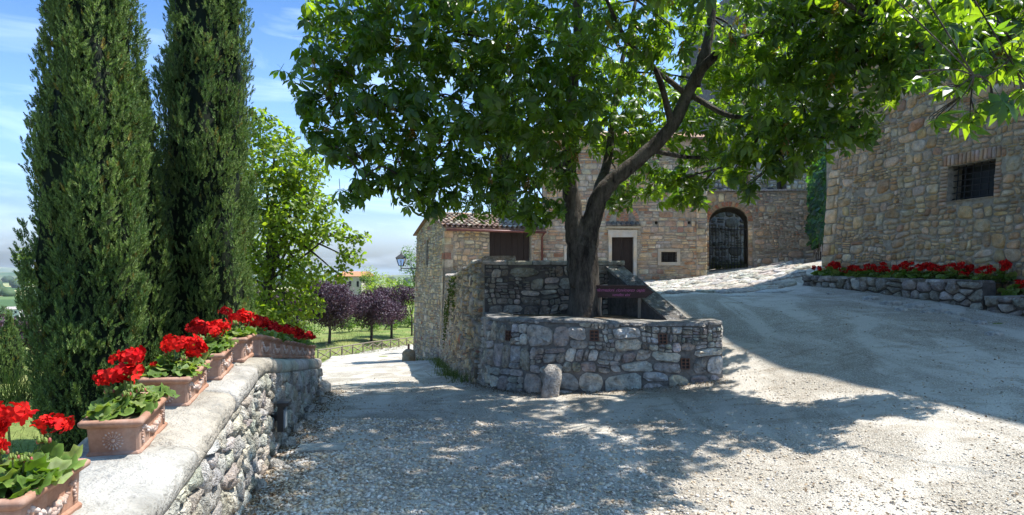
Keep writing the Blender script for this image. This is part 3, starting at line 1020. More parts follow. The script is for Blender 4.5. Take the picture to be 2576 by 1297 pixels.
# upper terrace wall behind the tree
up_path = Path([(-.47, 10.945), (1.90, 11.1)], .0, 1.0)
uz = lambda u: 1.83
uw = thing('terrace_wall', (.7, 11.1, .9), 'dark upper rubble wall standing in shade right behind the chestnut trunk', 'wall')
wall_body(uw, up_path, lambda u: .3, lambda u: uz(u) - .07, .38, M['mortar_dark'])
rng = random.Random(31)
polys = stones_rubble(up_path.L, lambda u: .88, lambda u: uz(u) - .08, .22, .145, rng, .010, var=.9, brick=.04)
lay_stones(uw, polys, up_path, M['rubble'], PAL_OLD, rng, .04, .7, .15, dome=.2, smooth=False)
u = -.04
while u < up_path.L:
    ln = rng.uniform(.3, .55); e = min(u + ln, up_path.L + .06)
    m = MB(); vs = []
    zt_ = rng.uniform(-.01, .012)
    for uu in (u + .006, (u + e) / 2, e - .006):
        for w, z in ((-.40, -.07), (.045, -.07), (.055, -.02), (.03, .0), (-.38, .0)):
            vs.append(up_path(uu, uz(0) + z + zt_ + rng.uniform(-.006, .006), w + rng.uniform(-.012, .012)))
    fs = [(i * 5 + j, i * 5 + (j + 1) % 5, (i + 1) * 5 + (j + 1) % 5, (i + 1) * 5 + j)[::-1] for i in (0, 1) for j in range(5)] + [(0, 1, 2, 3, 4), (14, 13, 12, 11, 10)]
    m.add(vs, fs, pick(PAL_OLD, rng)); m.build('coping_slab', M['rubble'], uw)
    u = e + .004

# sloping parapet running down from it to the planter corner
sl0, sl1 = Vector((1.90, 11.15, 1.76)), Vector((2.60, 9.35, .90))
sp_path = Path([(sl0.x, sl0.y), (sl1.x, sl1.y)])
sp_top = lambda u: sl0.z + (sl1.z - sl0.z) * u / sp_path.L
sw_ = thing('sloping_parapet', (2.2, 10.3, .9), 'slanting stone parapet with dark slab coping dropping to the planter corner', 'parapet')
# the face seen is the planter side
sp_in = Path([(sl0.x - .02, sl0.y), (sl1.x - .02, sl1.y)])
def sp_map(u, v, w=0.0):
    q = sp_path(u, v, -w); return q
m = MB(); n = 8
for i in range(n):
    a, b = sp_path.L * i / n, sp_path.L * (i + 1) / n
    q = [sp_path(a, .3, 0), sp_path(b, .3, 0), sp_path(b, sp_top(b) - .05, 0), sp_path(a, sp_top(a) - .05, 0)]
    r = [sp_path(a, .3, .26), sp_path(b, .3, .26), sp_path(b, sp_top(b) - .05, .26), sp_path(a, sp_top(a) - .05, .26)]
    m.add(q + r, [(3, 2, 1, 0), (4, 5, 6, 7), (3, 7, 6, 2)] + ([(0, 4, 7, 3)] if i == 0 else []) + ([(1, 2, 6, 5)] if i == n - 1 else []))
m.build('mortar', M['mortar_dark'], sw_)
# planter side is to the left (-n): mirror u so faces wind outwards
def sp_left(u, v, w=0.0): return sp_path(sp_path.L - u, v, -w)
polys = stones_voronoi(sp_path.L, lambda u: .88, lambda u: sp_top(sp_path.L - u) - .06, .24, .16, rng, .03)
lay_stones(sw_, polys, sp_left, M['rubble'], PAL_OLD, rng, .035, .3, .2)
u = -.05
while u < sp_path.L + .1:
    e = u + rng.uniform(.32, .5)
    vs = []
    for uu in (u + .005, e - .005):
        for w, z in ((-.04, -.06), (.30, -.06), (.31, -.01), (-.05, -.005)):
            vs.append(sp_path(uu, sp_top(uu) + z + rng.uniform(-.008, .008), w + rng.uniform(-.012, .012)))
    MB().add(vs, [(0, 1, 5, 4), (1, 2, 6, 5), (2, 3, 7, 6), (3, 0, 4, 7), (0, 3, 2, 1), (4, 5, 6, 7)], pick([(1, (.16, .155, .135)), (1, (.21, .20, .175))], rng, .25)).build('coping_slab', M['rubble'], sw_)
    u = e

# tall retaining wall along the road, from the planter back to the house
rt_path = Path([(-2.80, 27.2), (-1.9, 20.6), (-1.05, 14.6), (-.46, 10.95)], .075, 1.5)
rt_top = lambda u: 1.56 + .32 * sstep((u - rt_path.L * .45) / (rt_path.L * .55)) + .02 * math.sin(u * 2.3)
def rt_bot(u):
    q = rt_path(u, 0); return zy(q[0] - .3, q[1]) - .2
rw = thing('retaining_wall', (-1.5, 18, -1), 'tall mossy retaining wall lining the road from the planter back to the house', 'wall')
rng = random.Random(41)
wall_body(rw, rt_path, lambda u: -3.4, lambda u: float(rt_top(u)) - .04, .5, M['mortar_warm'], n=60)
polys = stones_rubble(rt_path.L, rt_bot, lambda u: float(rt_top(u)) - .05, .28, .14, rng, .024, var=.6, brick=.06)
lay_stones(rw, polys, rt_path, M['warm_stone'], PAL_OLD + PAL_HOUSE, rng, .05, .4, .2, dome=.6)
u = 0
while u < rt_path.L:
    e = min(u + rng.uniform(.35, .6), rt_path.L)
    vs = []
    for uu in (u + .006, e - .006):
        t_ = float(rt_top(uu)) + rng.uniform(-.015, .015)
        for w, z in ((-.52, -.05), (.07, -.05), (.08, -.01), (.04, .02), (-.5, .03)): vs.append(rt_path(uu, t_ + z, w + rng.uniform(-.015, .015)))
    MB().add(vs, [(i, (i + 1) % 5, 5 + (i + 1) % 5, 5 + i)[::-1] for i in range(5)] + [(0, 1, 2, 3, 4), (9, 8, 7, 6, 5)], pick(PAL_OLD, rng)).build('coping_slab', M['rubble'], rw)
    u = e
# moss and small creepers on the retaining wall
mo = MB()
for cu, cv, s_ in ((7.2, 1.1, .35), (6.5, .75, .3), (6.3, .35, .25), (8.5, 1.35, .3), (4.0, .2, .3), (9.5, 1.0, .25), (5, -.3, .3)):
    for k in range(90):
        a = rng.gauss(cu, s_ * 1.6); b = min(rng.gauss(cv, s_), 1.5)
        p = Vector(rt_path(a, b, .07 + rng.random() * .05)); r = rng.uniform(.02, .05)
        d1 = Vector((rng.uniform(-1, 1), rng.uniform(-1, 1), rng.uniform(-1, 1))).normalized() * r; d2 = Vector((rng.uniform(-1, 1), rng.uniform(-1, 1), rng.uniform(-1, 1))).normalized() * r
        mo.add([p + d1, p + d2, p - d1, p - d2], [(0, 1, 2, 3)], rng.choice([(.07, .095, .02), (.05, .08, .02), (.11, .12, .03)]))
mo.build('moss', M['grass'], rw, kind='stuff')

# guard stones
def boulder(name, base, w, dd, h, label, cat, rng, pal=PAL_GREY, mat='rubble', lean=(0, 0), taper=.75, rz=0, rows=7, n=12, power=.55):
    vs = []
    for i in range(rows):
        t_ = i / (rows - 1)
        k = (1 - (1 - taper) * t_) * (1 if t_ < .7 else (1 - ((t_ - .7) / .3) ** 2 * .55))
        for j in range(n):
            a = 2 * math.pi * j / n
            ca, sa = math.cos(a), math.sin(a)
            ca = math.copysign(abs(ca) ** power, ca); sa = math.copysign(abs(sa) ** power, sa)
            p = Vector((ca * w / 2 * k + lean[0] * t_, sa * dd / 2 * k + lean[1] * t_, -.12 + (h + .12) * t_))
            p += Vector((1, .6, .3)) * mnoise.noise(p * 6 + Vector((base[0], 0, 0))) * .05
            vs.append(p)
    fs = [(i * n + j, i * n + (j + 1) % n, (i + 1) * n + (j + 1) % n, (i + 1) * n + j) for i in range(rows - 1) for j in range(n)]
    fs.append(tuple((rows - 1) * n + j for j in range(n)))
    o = MB().add(vs, fs, pick(pal, rng)).build(name, M[mat], None, True)
    o.location = base
    return setp(o, label, cat)
q = W(1386, 990, 8.66)
boulder('guard_stone', (q.x, 8.63, zy(q.x, 8.63)), .27, .20, .43, 'upright grey guard stone leaning on the foot of the planter wall', 'stone', rng, lean=(.02, .07), taper=.93, power=.35, pal=[(1, (.40, .385, .355))])
o = boulder('stone_bollard', (-4.55, 28.0, zy(-4.55, 28.0)), .62, .62, .55, 'squat round stone bollard with rusty iron pin at the house corner', 'bollard', rng, PAL_HOUSE, 'warm_stone', taper=.9, power=1.0)
MB().tube([(0, 0, .5), (0, 0, .72)], .05, 8).tube([(0, 0, .7), (0, 0, .78)], .035, 8).build('pin', M['gutter'], o, world_verts=False)
boulder('end_stone', (-2.80, 9.35, zy(-2.8, 9.35)), .26, .24, .17, 'rough boulder at the foot of the far end of the garden wall', 'stone', rng, lean=(.02, 0))
# ------------------------------------------------------------------ buildings
def rect(u0, u1, v0, v1): return [(u0, v0), (u1, v0), (u1, v1), (u0, v1)]
def slab(path, u0, u1, v0, v1, w0, w1, tint=(1, 1, 1), mb=None, j=0.0, rng=None):
    mb = mb or MB()
    r = (lambda: rng.uniform(-j, j)) if rng else (lambda: 0)
    vs = [path(u + r(), v + r(), w + r() * .5) for w in (w0, w1) for u, v in ((u0, v0), (u1, v0), (u1, v1), (u0, v1))]
    mb.add(vs, [(3, 2, 1, 0), (4, 5, 6, 7), (0, 1, 5, 4), (1, 2, 6, 5), (2, 3, 7, 6), (3, 0, 4, 7)], tint)
    return mb
def grille(root, path, u0, u1, v0, v1, nu, nv, w, r=.012, name='bar'):
    for i in range(nu):
        u = u0 + (u1 - u0) * (i + .5) / nu
        MB().tube([path(u, v0, w), path(u, v1, w)], r, 5).build(name, M['iron'], root)
    for i in range(nv):
        v = v0 + (v1 - v0) * (i + .5) / nv
        MB().tube([path(u0, v, w + r * 1.2), path(u1, v, w + r * 1.2)], r, 5).build(name, M['iron'], root)

# ---- small house with the tiled roof
hs = thing('stone_house', (-1, 29, 0), 'small rubble house with tiled roof and dark plank doors beside the road', 'house')
rng = random.Random(51)
hA, hB, hC = (-4.8, 32.0), (-2.84, 27.0), (1.37, 28.65)
gp = Path([hA, hB], .035, 3.0); fp = Path([hB, hC], .0, 3.0)
g_mid = gp.L * .5
gtop = lambda u: 3.60 + .70 * (1 - abs(u - g_mid) / g_mid)
slit = rect(2.08, 2.52, 2.02, 3.18)
wall_body(hs, gp, lambda u: -4.5, gtop, .4, M['mortar_warm'], [slit], .25, 'gable_mortar')
gb = lambda u: zy(*(gp(u, -2)[:2])) - .3
Q = .36
polys = stones_rubble(gp.L - Q, gb, lambda u: gtop(u) - .05, .27, .15, rng, .028, [rect(2.0, 2.60, 1.94, 3.32)])
lay_stones(hs, polys, gp, M['far_stone'], PAL_HOUSE, rng, .035, .35, .2, limit=190)
slab(gp, 2.0, 2.60, 3.18, 3.34, -.05, .045, (.40, .33, .25)).build('lintel', M['warm_stone'], hs)
slab(gp, 2.0, 2.60, 1.94, 2.02, -.05, .05, (.40, .33, .25)).build('sill', M['warm_stone'], hs)
slab(gp, 2.08, 2.52, 2.02, 3.18, -.26, -.2).build('shutter', M['dark_wood'], hs)
op = rect(2.0, 3.95, 1.2, 3.47)
wall_body(hs, fp, lambda u: -1.0, lambda u: 3.6, .4, M['mortar_warm'], [op], .22, 'front_mortar')
pier = rect(3.95, 4.60, 1.1, 3.65)
polys = stones_rubble(fp.L - Q, lambda u: 1.2, lambda u: 3.58, .28, .18, rng, .028, [op, pier], u0=Q)
lay_stones(hs, polys, fp, M['far_stone'], PAL_HOUSE, rng, .035, .35, .22, limit=90)
v = -3.4; k = 0
while v < 3.5:                                        # quoins
    h = rng.uniform(.22, .36); wq = (Q - .015) if k % 2 else rng.uniform(.22, .3)
    tint = pick(PAL_HOUSE, rng)
    vs = [gp(gp.L - wq, v, .03), gp(gp.L, v, .03), gp(gp.L, v + h - .025, .03), gp(gp.L - wq, v + h - .025, .03), gp(gp.L - wq, v, -.05), gp(gp.L - wq, v + h - .025, -.05)]
    wf = Q - .02 if not k % 2 else .26
    m = MB().add(vs, [(0, 1, 2, 3), (4, 0, 3, 5)], tint)
    slab(fp, -.03, wf, v, v + h - .025, -.05, .03, tint, m, .008, rng)
    if v + h < 3.58: m.build('quoin', M['far_stone'], hs)
    v += h; k += 1
polys = stones_course(.52, lambda u: 1.2, lambda u: 3.56, .26, .09, rng, .016, (), 3.99, .25)
lay_stones(hs, polys, fp, M['brick'], PAL_BRICKY, rng, .022, .2, .08, 'brick', limit=80)
slab(fp, 4.12, 4.46, 2.72, 3.12, .0, .045, (.46, .40, .33)).build('pale_block', M['far_stone'], hs)
slab(fp, 1.9, 4.05, 3.47, 3.585, -.2, .05).build('lintel', M['dark_wood'], hs)
for i in range(7):                                    # plank doors
    a = 2.0 + 1.95 * i / 7
    slab(fp, a + .006, a + 1.95 / 7 - .006, 1.2, 3.47, -.215, -.165 - .012 * (i % 2)).build('plank', M['dark_wood'], hs)
# other walls
for nm, a, b in (('rear_mortar', (3.0 - 3.57, 34.0), hA), ('side_mortar', hC, (hC[0] - 1.96, hC[1] + 5))):
    pp = Path([a, b]); wall_body(hs, pp, lambda u: -4.5, (lambda u: 3.6), .3, M['mortar_warm'], name=nm)
# roof
E = Vector((hC[0] - hB[0], hC[1] - hB[1], 0)); EL = E.length; E.normalize()
S = Vector((-1.96, 5.0, 0)).normalized()
def roofp(a, s, h): return Vector((hB[0], hB[1], 0)) + E * a + S * s + Vector((0, 0, 3.62 + s * (.72 / 2.685) + h))
for sgn, nm in ((1, 'roof_deck'), (-1, 'roof_deck')):
    m = MB()
    def rp(a, s, h): 
        if sgn > 0: return roofp(a, s, h)
        q = roofp(a, 0, h); return q + S * (5.37 - s) + Vector((0, 0, s * (.72 / 2.685)))
    vs = [rp(-.12, -.32, 0), rp(EL + .05, -.32, 0), rp(EL + .05, 2.685, 0), rp(-.12, 2.685, 0), rp(-.12, -.32, .05), rp(EL + .05, -.32, .05), rp(EL + .05, 2.685, .05), rp(-.12, 2.685, .05)]
    m.add(vs, [(3, 2, 1, 0), (4, 5, 6, 7), (0, 1, 5, 4), (1, 2, 6, 5), (2, 3, 7, 6), (3, 0, 4, 7)], (.24, .15, .11))
    m.build(nm, M['tile'], hs)
def tile_geo(a, s, ln, r0, r1, h, up, jz):
    vs = []; n = 6
    for t_, r in ((0, r0), (1, r1)):
        for i in range(n + 1):
            an = math.pi * i / n
            vs.append(roofp(a + math.cos(an) * r, s + ln * t_, h + (math.sin(an) * r if up else -math.sin(an) * r * .8 + r * .5) + (1 - t_) * jz))
    fs = [(i, i + 1, n + 2 + i, n + 1 + i)[::-1 if up else 1] for i in range(n)]
    return vs, fs
PAL_TILE = [(4, (.30, .21, .155)), (3, (.37, .295, .235)), (2, (.25, .175, .135)), (2, (.42, .37, .31)), (1, (.18, .145, .12))]
pans = MB(); ncol = 20; nrow = 8; rl = 3.02 / nrow
for i in range(ncol + 1):
    for r in range(nrow):
        s = -.34 + rl * r
        a = -.1 + (EL + .12) * i / ncol
        vs, fs = tile_geo(a + rng.uniform(-.015, .015), s + rng.uniform(-.04, .04), rl + .07, .088, .070, .075, True, .02)
        MB().add(vs, fs, pick(PAL_TILE, rng)).build('tile', M['tile'], hs, True)
        if i < ncol:
            vs, fs = tile_geo(a + (EL + .12) / ncol / 2, s, rl + .05, .085, .095, .06, False, .02)
            pans.add(vs, fs, pick(PAL_TILE, rng))
pans.build('pan_tiles', M['tile'], hs, True, 'stuff')
for i in range(15):
    a = -.12 + (EL + .17) * i / 15
    vs = []
    for aa in (a, a + (EL + .17) / 15 + .03):
        for k in range(6):
            an = math.pi * k / 5; vs.append(roofp(aa, 2.685 + math.cos(an) * .12, .06 + math.sin(an) * .11) + Vector((0, 0, -abs(math.cos(an)) * .02)))
    MB().add(vs, [(k, k + 1, 7 + k, 6 + k) for k in range(5)], pick(PAL_TILE, rng)).build('ridge_tile', M['tile'], hs, True)
MB().tube([roofp(-.05, -.38, -.06), roofp(EL, -.38, -.06)], .055, 8).build('gutter', M['gutter'], hs, True)
q = Vector(fp(4.46, 3.5, .10))
MB().tube([roofp(4.46, -.38, -.08), q + Vector((0, 0, -.25)), q + Vector((0, 0, -2.6))], .045, 8).build('downpipe', M['gutter'], hs, True)

# ---- house with the white framed door
dh = thing('stone_house', (5, 29, 1.2), 'brick and stone house with white framed brown door and small barred window', 'house')
rng = random.Random(61)
dp = Path([(1.385, 28.67), (8.9, 29.0)], .0, 3)
door = rect(3.13, 4.12, .9, 3.27)
win = rect(5.39, 6.12, 2.14, 2.61)
win2 = rect(1.08, 1.75, 2.10, 2.75)
put = [rect(u - .065, u + .065, v - .07, v + .07) for u, v in ((5.18, 3.93), (6.70, 3.94), (6.72, 6.1))]
wall_body(dh, dp, lambda u: -.2, lambda u: 7.8, .45, M['mortar_warm'], [door, win, win2] + put, .3)
holes = [rect(2.96, 4.29, .8, 4.05), rect(5.24, 6.29, 1.98, 2.76), rect(.95, 1.9, 1.95, 2.88)] + [rect(h[0][0] - .02, h[2][0] + .02, h[0][1] - .02, h[2][1] + .02) for h in put]
arch_c, arch_r = (3.63, 3.95), .78
holes.append([(arch_c[0] + arch_r * math.cos(math.pi * i / 8), arch_c[1] + .74 * math.sin(math.pi * i / 8)) for i in range(9)])
polys = stones_course(dp.L - .5, lambda u: 1.0, lambda u: 7.75, .42, .20, rng, .03, holes, 0, .45, .4)
n1_ = stones_course(.48, lambda u: 1.0, lambda u: 7.75, .44, .26, rng, .028, [h for h in holes], dp.L - .49, .15)
lay_stones(dh, polys, dp, M['far_stone'], PAL_BRICKY, rng, .02, .3, .14)
lay_stones(dh, n1_, dp, M['far_stone'], PAL_HOUSE, rng, .03, .2, .12, 'quoin')
polys = stones_course(.55, lambda u: 3.98, lambda u: 4.5, .2, .085, rng, .02, [], 3.35, .3)
lay_stones(dh, polys, dp, M['brick'], PAL_BRICK, rng, .015, .2, .1, 'brick')
for i in range(15):                                   # brick relieving arch above the hood
    a0, a1 = math.pi * (i + .08) / 15, math.pi * (i + .92) / 15
    q = [(arch_c[0] + r * math.cos(a), arch_c[1] + .04 + r * .93 * math.sin(a)) for r, a in ((.60, a0), (.77, a0), (.77, a1), (.60, a1))]
    vs, fs = stone_geo(q, dp, .025, rng, .15, .1)
    MB().add(vs, fs, pick(PAL_BRICK, rng)).build('brick', M['brick'], dh, True)
fr = bpy.data.objects
tv = (.60, .56, .49)
slab(dp, 2.985, 3.13, 1.0, 3.27, -.12, .07, tv, None, .004, rng).build('door_jamb', M['travertine'], dh)
slab(dp, 4.12, 4.265, 1.0, 3.27, -.12, .07, tv, None, .004, rng).build('door_jamb', M['travertine'], dh)
slab(dp, 2.965, 4.285, 3.273, 3.60, -.12, .075, tv, None, .004, rng).build('door_lintel', M['travertine'], dh)
slab(dp, 2.86, 4.40, 3.66, 3.75, -.02, .22, (.48, .42, .31)).build('hood_cornice', M['travertine'], dh)
for i in range(7):
    a = 2.86 + 1.54 * i / 7
    vs = []
    for w, z in ((.27, 3.77), (-.03, 3.93)):
        for k in range(5):
            an = math.pi * k / 4; vs.append(dp(a + .11 + math.cos(an) * .105, z + math.sin(an) * .08, w))
    vs += [dp(a + .005, 3.75, .27), dp(a + .215, 3.75, .27)]
    MB().add(vs, [(k, k + 1, 6 + k, 5 + k)[::-1] for k in range(4)] + [(0, 1, 2, 3, 4)], pick([(1, (.13, .115, .10)), (1, (.18, .15, .13))], rng)).build('hood_tile', M['tile'], dh)
for a, b in ((3.135, 3.62), (3.63, 4.115)):
    slab(dp, a, b, .9, 3.265, -.20, -.14).build('door_leaf', M['dark_wood'], dh)
    for v0, v1 in ((1.25, 2.0), (2.12, 3.1)):
        slab(dp, a + .08, b - .08, v0, v1, -.138, -.118).build('door_panel', M['dark_wood'], dh)
for (a, b, c, d) in ((5.25, 5.39, 2.0, 2.75), (6.12, 6.26, 2.0, 2.75), (5.393, 6.117, 2.61, 2.748), (5.393, 6.117, 2.002, 2.14)):
    slab(dp, a, b, c, d, -.1, .05, (.47, .44, .38), None, .004, rng).build('window_surround', M['travertine'], dh)
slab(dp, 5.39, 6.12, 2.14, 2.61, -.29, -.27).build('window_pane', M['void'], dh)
grille(dh, dp, 5.39, 6.12, 2.14, 2.61, 6, 4, -.05, .011)
for (a, b, c, d) in ((.97, 1.08, 1.98, 2.86), (1.75, 1.86, 1.98, 2.86), (1.083, 1.747, 2.75, 2.86)):
    slab(dp, a, b, c, d, -.1, .05, tv, None, .004, rng).build('window_surround', M['travertine'], dh)
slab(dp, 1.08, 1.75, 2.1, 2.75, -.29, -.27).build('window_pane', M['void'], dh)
grille(dh, dp, 1.08, 1.75, 2.1, 2.75, 5, 4, -.05, .011)
for h in put:
    slab(dp, h[0][0] - .01, h[2][0] + .01, h[0][1] - .01, h[2][1] + .01, -.31, -.29).build('putlog_hole', M['void'], dh)
sp_ = Path([(8.9, 29.0), (9.2, 34)]); wall_body(dh, sp_, lambda u: -.2, lambda u: 7.8, .3, M['mortar_warm'], name='side_mortar')
vs = [dp(-.1, 7.8, .25), dp(dp.L + .2, 7.8, .25), dp(dp.L + .2, 8.7, -2.8), dp(-.1, 8.7, -2.8), dp(-.1, 7.8, -6), dp(dp.L + .2, 7.8, -6)]
MB().add(vs + [(a, b, c - .08) for a, b, c in vs], [(0, 1, 2, 3), (3, 2, 5, 4), (6, 9, 8, 7), (9, 10, 11, 8), (0, 6, 7, 1), (1, 7, 8, 2), (0, 3, 9, 6)], (.3, .19, .135)).build('roof', M['tile'], dh)

# ---- wall with the arched gate
gt = thing('gate_wall', (12, 30.5, 1.8), 'high courtyard wall with a brick arched gateway and slab coping', 'wall')
rng = random.Random(71)
tp = Path([(9.25, 31.0), (14.3, 29.5)], .045, 2)
au0, au1, asp, acr = .34, 2.13, 4.12, 4.88
ac = (au0 + au1) / 2; ah = (au1 - au0) / 2
archp = [(ac + ah * math.cos(math.pi * i / 10), asp + (acr - asp) * math.sin(math.pi * i / 10)) for i in range(11)]
aop = [(au0, 1.3), (au1, 1.3)] + archp
t_top = lambda u: 5.62 - .03 * u
wall_body(gt, tp, lambda u: .8, t_top, .5, M['mortar_warm'], [aop], .45)
big = [(au0 - .24, 1.3), (au1 + .24, 1.3)] + [(ac + (ah + .24) * math.cos(math.pi * i / 10), asp + (acr - asp + .24) * math.sin(math.pi * i / 10)) for i in range(11)]
polys = stones_rubble(tp.L, lambda u: 1.5, lambda u: t_top(u) - .06, .32, .17, rng, .03, [big], brick=.15)
lay_stones(gt, polys, tp, M['far_stone'], PAL_BRICKY + PAL_OLD, rng, .035, .35, .2)
for i in range(20):
    a0, a1 = math.pi * (i + .07) / 20, math.pi * (i + .93) / 20
    q = [(ac + (ah + r) * math.cos(a), asp + (acr - asp + r) * math.sin(a)) for r, a in ((.005, a0), (.225, a0), (.225, a1), (.005, a1))]
    vs, fs = stone_geo(q, tp, .03, rng, .15, .08, .05)
    MB().add(vs, fs, pick(PAL_BRICK + [(5, (.38, .29, .2))], rng)).build('arch_brick', M['brick'], gt, True)
v = 1.6
while v < asp - .05:
    h = rng.choice((.12, .14, .2, .3)); h = min(h, asp - v)
    for a, b in ((au0 - .225, au0 - .003), (au1 + .003, au1 + rng.uniform(.17, .23))):
        vs, fs = stone_geo(rect(a, b, v + .01, v + h - .01), tp, .03, rng, .15, .08, .05)
        MB().add(vs, fs, pick(PAL_BRICKY, rng)).build('jamb_brick', M['brick'], gt, True)
    v += h
u = -.05
while u < tp.L + .1:
    e = u + rng.uniform(.36, .5)
    slab(tp, u + .008, e - .008, t_top(u) + rng.uniform(-.01, .02), t_top(u) + .09, -.6, .12, pick([(1, (.33, .32, .31)), (1, (.25, .24, .23))], rng), None, .01, rng).build('coping_slab', M['rubble'], gt)
    u = e
m = MB()                                              # tunnel added behind the gate only to darken the archway
for i in range(len(aop)):
    p_, q_ = aop[i], aop[(i + 1) % len(aop)]
    m.add([tp(*p_, -.449), tp(*q_, -.449), tp(*q_, -3.1), tp(*p_, -3.1)], [(0, 1, 2, 3)])
m.build('shade_tunnel', M['mortar_dark'], gt)
ig = thing('iron_gate', tp(ac, 1.85, -.3), 'dark wrought iron bar gate standing in the brick archway', 'gate')
for i in range(13):
    u = au0 + .03 + (au1 - au0 - .06) * i / 12
    MB().tube([tp(u, 1.86, -.3), tp(u, 3.95, -.3), tp(u, 4.03, -.3)], [.017, .017, .004], 5).build('bar', M['iron'], ig)
for v in (2.05, 2.85, 3.75):
    MB().tube([tp(au0, v, -.315), tp(au1, v, -.315)], .02, 5).build('rail', M['iron'], ig)

# ---- tall grey tower house behind the gate wall
tw = thing('stone_tower', (14, 36, 2), 'tall grey stone castle block rising behind the arched gate wall', 'building')
rng = random.Random(81)
wp = Path([(9.9, 34.4), (20.5, 36.8)], 0.0, 0)
uL = lambda v: .137 * (v - 1.0)
outer = [(uL(0), 0), (wp.L, 0), (wp.L, 17), (uL(17), 17)]
tw_holes = [rect(3.05, 3.75, 10.3, 11.9), rect(2.75, 3.15, 6.7, 8.0), rect(5.0, 5.6, 5.9, 7.1)]
polys3 = [[Vector((p[0], p[1], 0)) for p in pl] for pl in [outer] + tw_holes]
flat = [p for pl in polys3 for p in pl]
m = MB(); fs = []
for tr in tessellate_polygon(polys3):
    a, b, c = (flat[i] for i in tr)
    fs.append(tuple(tr) if (b.x - a.x) * (c.y - a.y) - (b.y - a.y) * (c.x - a.x) > 0 else tuple(reversed(tr)))
m.add([wp(p.x, p.y) for p in flat], fs)
for h in tw_holes:
    for i in range(4):
        p, q = h[i], h[(i + 1) % 4]
        m.add([wp(*p, 0), wp(*q, 0), wp(*q, -.4), wp(*p, -.4)], [(0, 1, 2, 3)])
def wback(u, v): 
    q = wp(u, v, -5); return q
m.add([wp(*outer[0]), wp(*outer[3]), wback(*outer[3]), wback(*outer[0])], [(0, 1, 2, 3)])
m.add([wp(*outer[3]), wp(*outer[2]), wback(*outer[2]), wback(*outer[3])], [(0, 1, 2, 3)])
m.build('mortar', mortar('mortar_tower', (.20, .195, .19)), tw)
polys = stones_rubble(wp.L - 1.5, lambda u: 1.6, lambda u: 13.5, .52, .30, rng, .05, tw_holes)
polys = [q for q in (clip_poly(p, -1, .137, -.03 + .137 * 1.0) for p in polys) if len(q) > 2]
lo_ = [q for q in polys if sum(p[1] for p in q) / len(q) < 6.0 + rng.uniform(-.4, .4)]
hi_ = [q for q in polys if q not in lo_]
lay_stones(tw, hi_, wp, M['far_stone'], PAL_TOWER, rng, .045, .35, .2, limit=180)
lay_stones(tw, lo_, wp, M['far_stone'], [(3, (.085, .09, .095)), (2, (.12, .12, .12)), (2, (.055, .06, .06))], rng, .06, .45, .2, limit=120)  # lower stones coloured darker: shade behind the gateway put into the palette
for h in tw_holes:
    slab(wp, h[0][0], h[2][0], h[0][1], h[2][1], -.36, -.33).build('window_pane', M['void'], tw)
for a, b in ((3.05, 3.39), (3.41, 3.75)):
    slab(wp, a, b, 10.3, 11.9, -.2, -.16).build('shutter', flat_mat('shutter_brown', (.12, .065, .045), 8, .3) if 'shutter' not in M else M['shutter'], tw)
for h in tw_holes[:2]:
    slab(wp, h[0][0] - .16, h[0][0], h[0][1], h[2][1] + .2, -.1, .06, (.26, .17, .13)).build('brick_jamb', M['brick'], tw)
    slab(wp, h[2][0], h[2][0] + .16, h[0][1], h[2][1] + .2, -.1, .06, (.26, .17, .13)).build('brick_jamb', M['brick'], tw)

# ---- ivy grown wall between gate wall and big building
iw = thing('side_wall', (12, 24, 2), 'dark stone wall hidden under ivy between gate wall and big building', 'wall')
rng = random.Random(91)
ip = Path([(14.0, 29.45), (9.95, 19.4)])
wall_body(iw, ip, lambda u: .8, lambda u: 5.9, .3, M['mortar_dark'])
polys = stones_voronoi(ip.L, lambda u: 1.8, lambda u: 3.4, .4, .25, rng, .03)
lay_stones(iw, polys, ip, M['far_stone'], PAL_OLD, rng, .03)

# ---- big building on the right
rb = thing('stone_building', (9, 12, 1), 'large warm stone castle building with one barred window above the flower bed', 'building')
rng = random.Random(101)
c0 = Vector((8.06, 16.3)); cd = Vector((.243, -.970))
bp = Path([c0, c0 + cd * 9.6], .09, 3.4)
BW = rect(3.42, 4.40, 3.05, 3.79)
B_TOP = 14.2
wall_body(rb, bp, lambda u: .2, lambda u: B_TOP, .5, M['mortar_warm'], [BW], .38)
lint = rect(3.30, 4.50, 3.79, 4.03); jambL = rect(3.22, 3.42, 3.0, 3.79); jambR = rect(4.40, 4.56, 3.05, 3.79)
holes = [lint, jambL, jambR, BW]
QB = .42
polys = stones_rubble(9.5 - QB, lambda u: .9, lambda u: 8.9, .235, .15, rng, .020, holes, u0=QB, var=.65, brick=.10, big=.15)
lay_stones(rb, polys, bp, M['warm_stone'], PAL_WARM, rng, .028, .45, .2, dome=.2)
v = .9; k = 0
while v < 8.8:
    h = rng.uniform(.2, .42); b = QB - .02 if k % 2 else rng.uniform(.26, .36)
    poly = rect(.012, b, v + .012, v + h - .012)
    vs, fs = stone_geo(poly, bp, .04, rng, .15, .1, .05)
    MB().add(vs, fs, pick(PAL_WARM[:3], rng)).build('quoin', M['warm_stone'], rb, True)
    if b < QB - .05:
        poly = rect(b + .012, QB - .01, v + .02, v + h - .02)
        vs, fs = stone_geo(poly, bp, .03, rng, .15, .1, .05); MB().add(vs, fs, pick(PAL_WARM, rng)).build('quoin', M['warm_stone'], rb, True)
    v += h; k += 1
for i in range(14):
    a = 3.30 + 1.2 * i / 14
    vs, fs = stone_geo(rect(a + .008, a + 1.2 / 14 - .008, 3.80, 4.02), bp, .035, rng, .15, .08, .06)
    MB().add(vs, fs, pick([(2, (.34, .24, .18)), (1, (.40, .30, .24))], rng)).build('lintel_brick', M['brick'], rb, True)
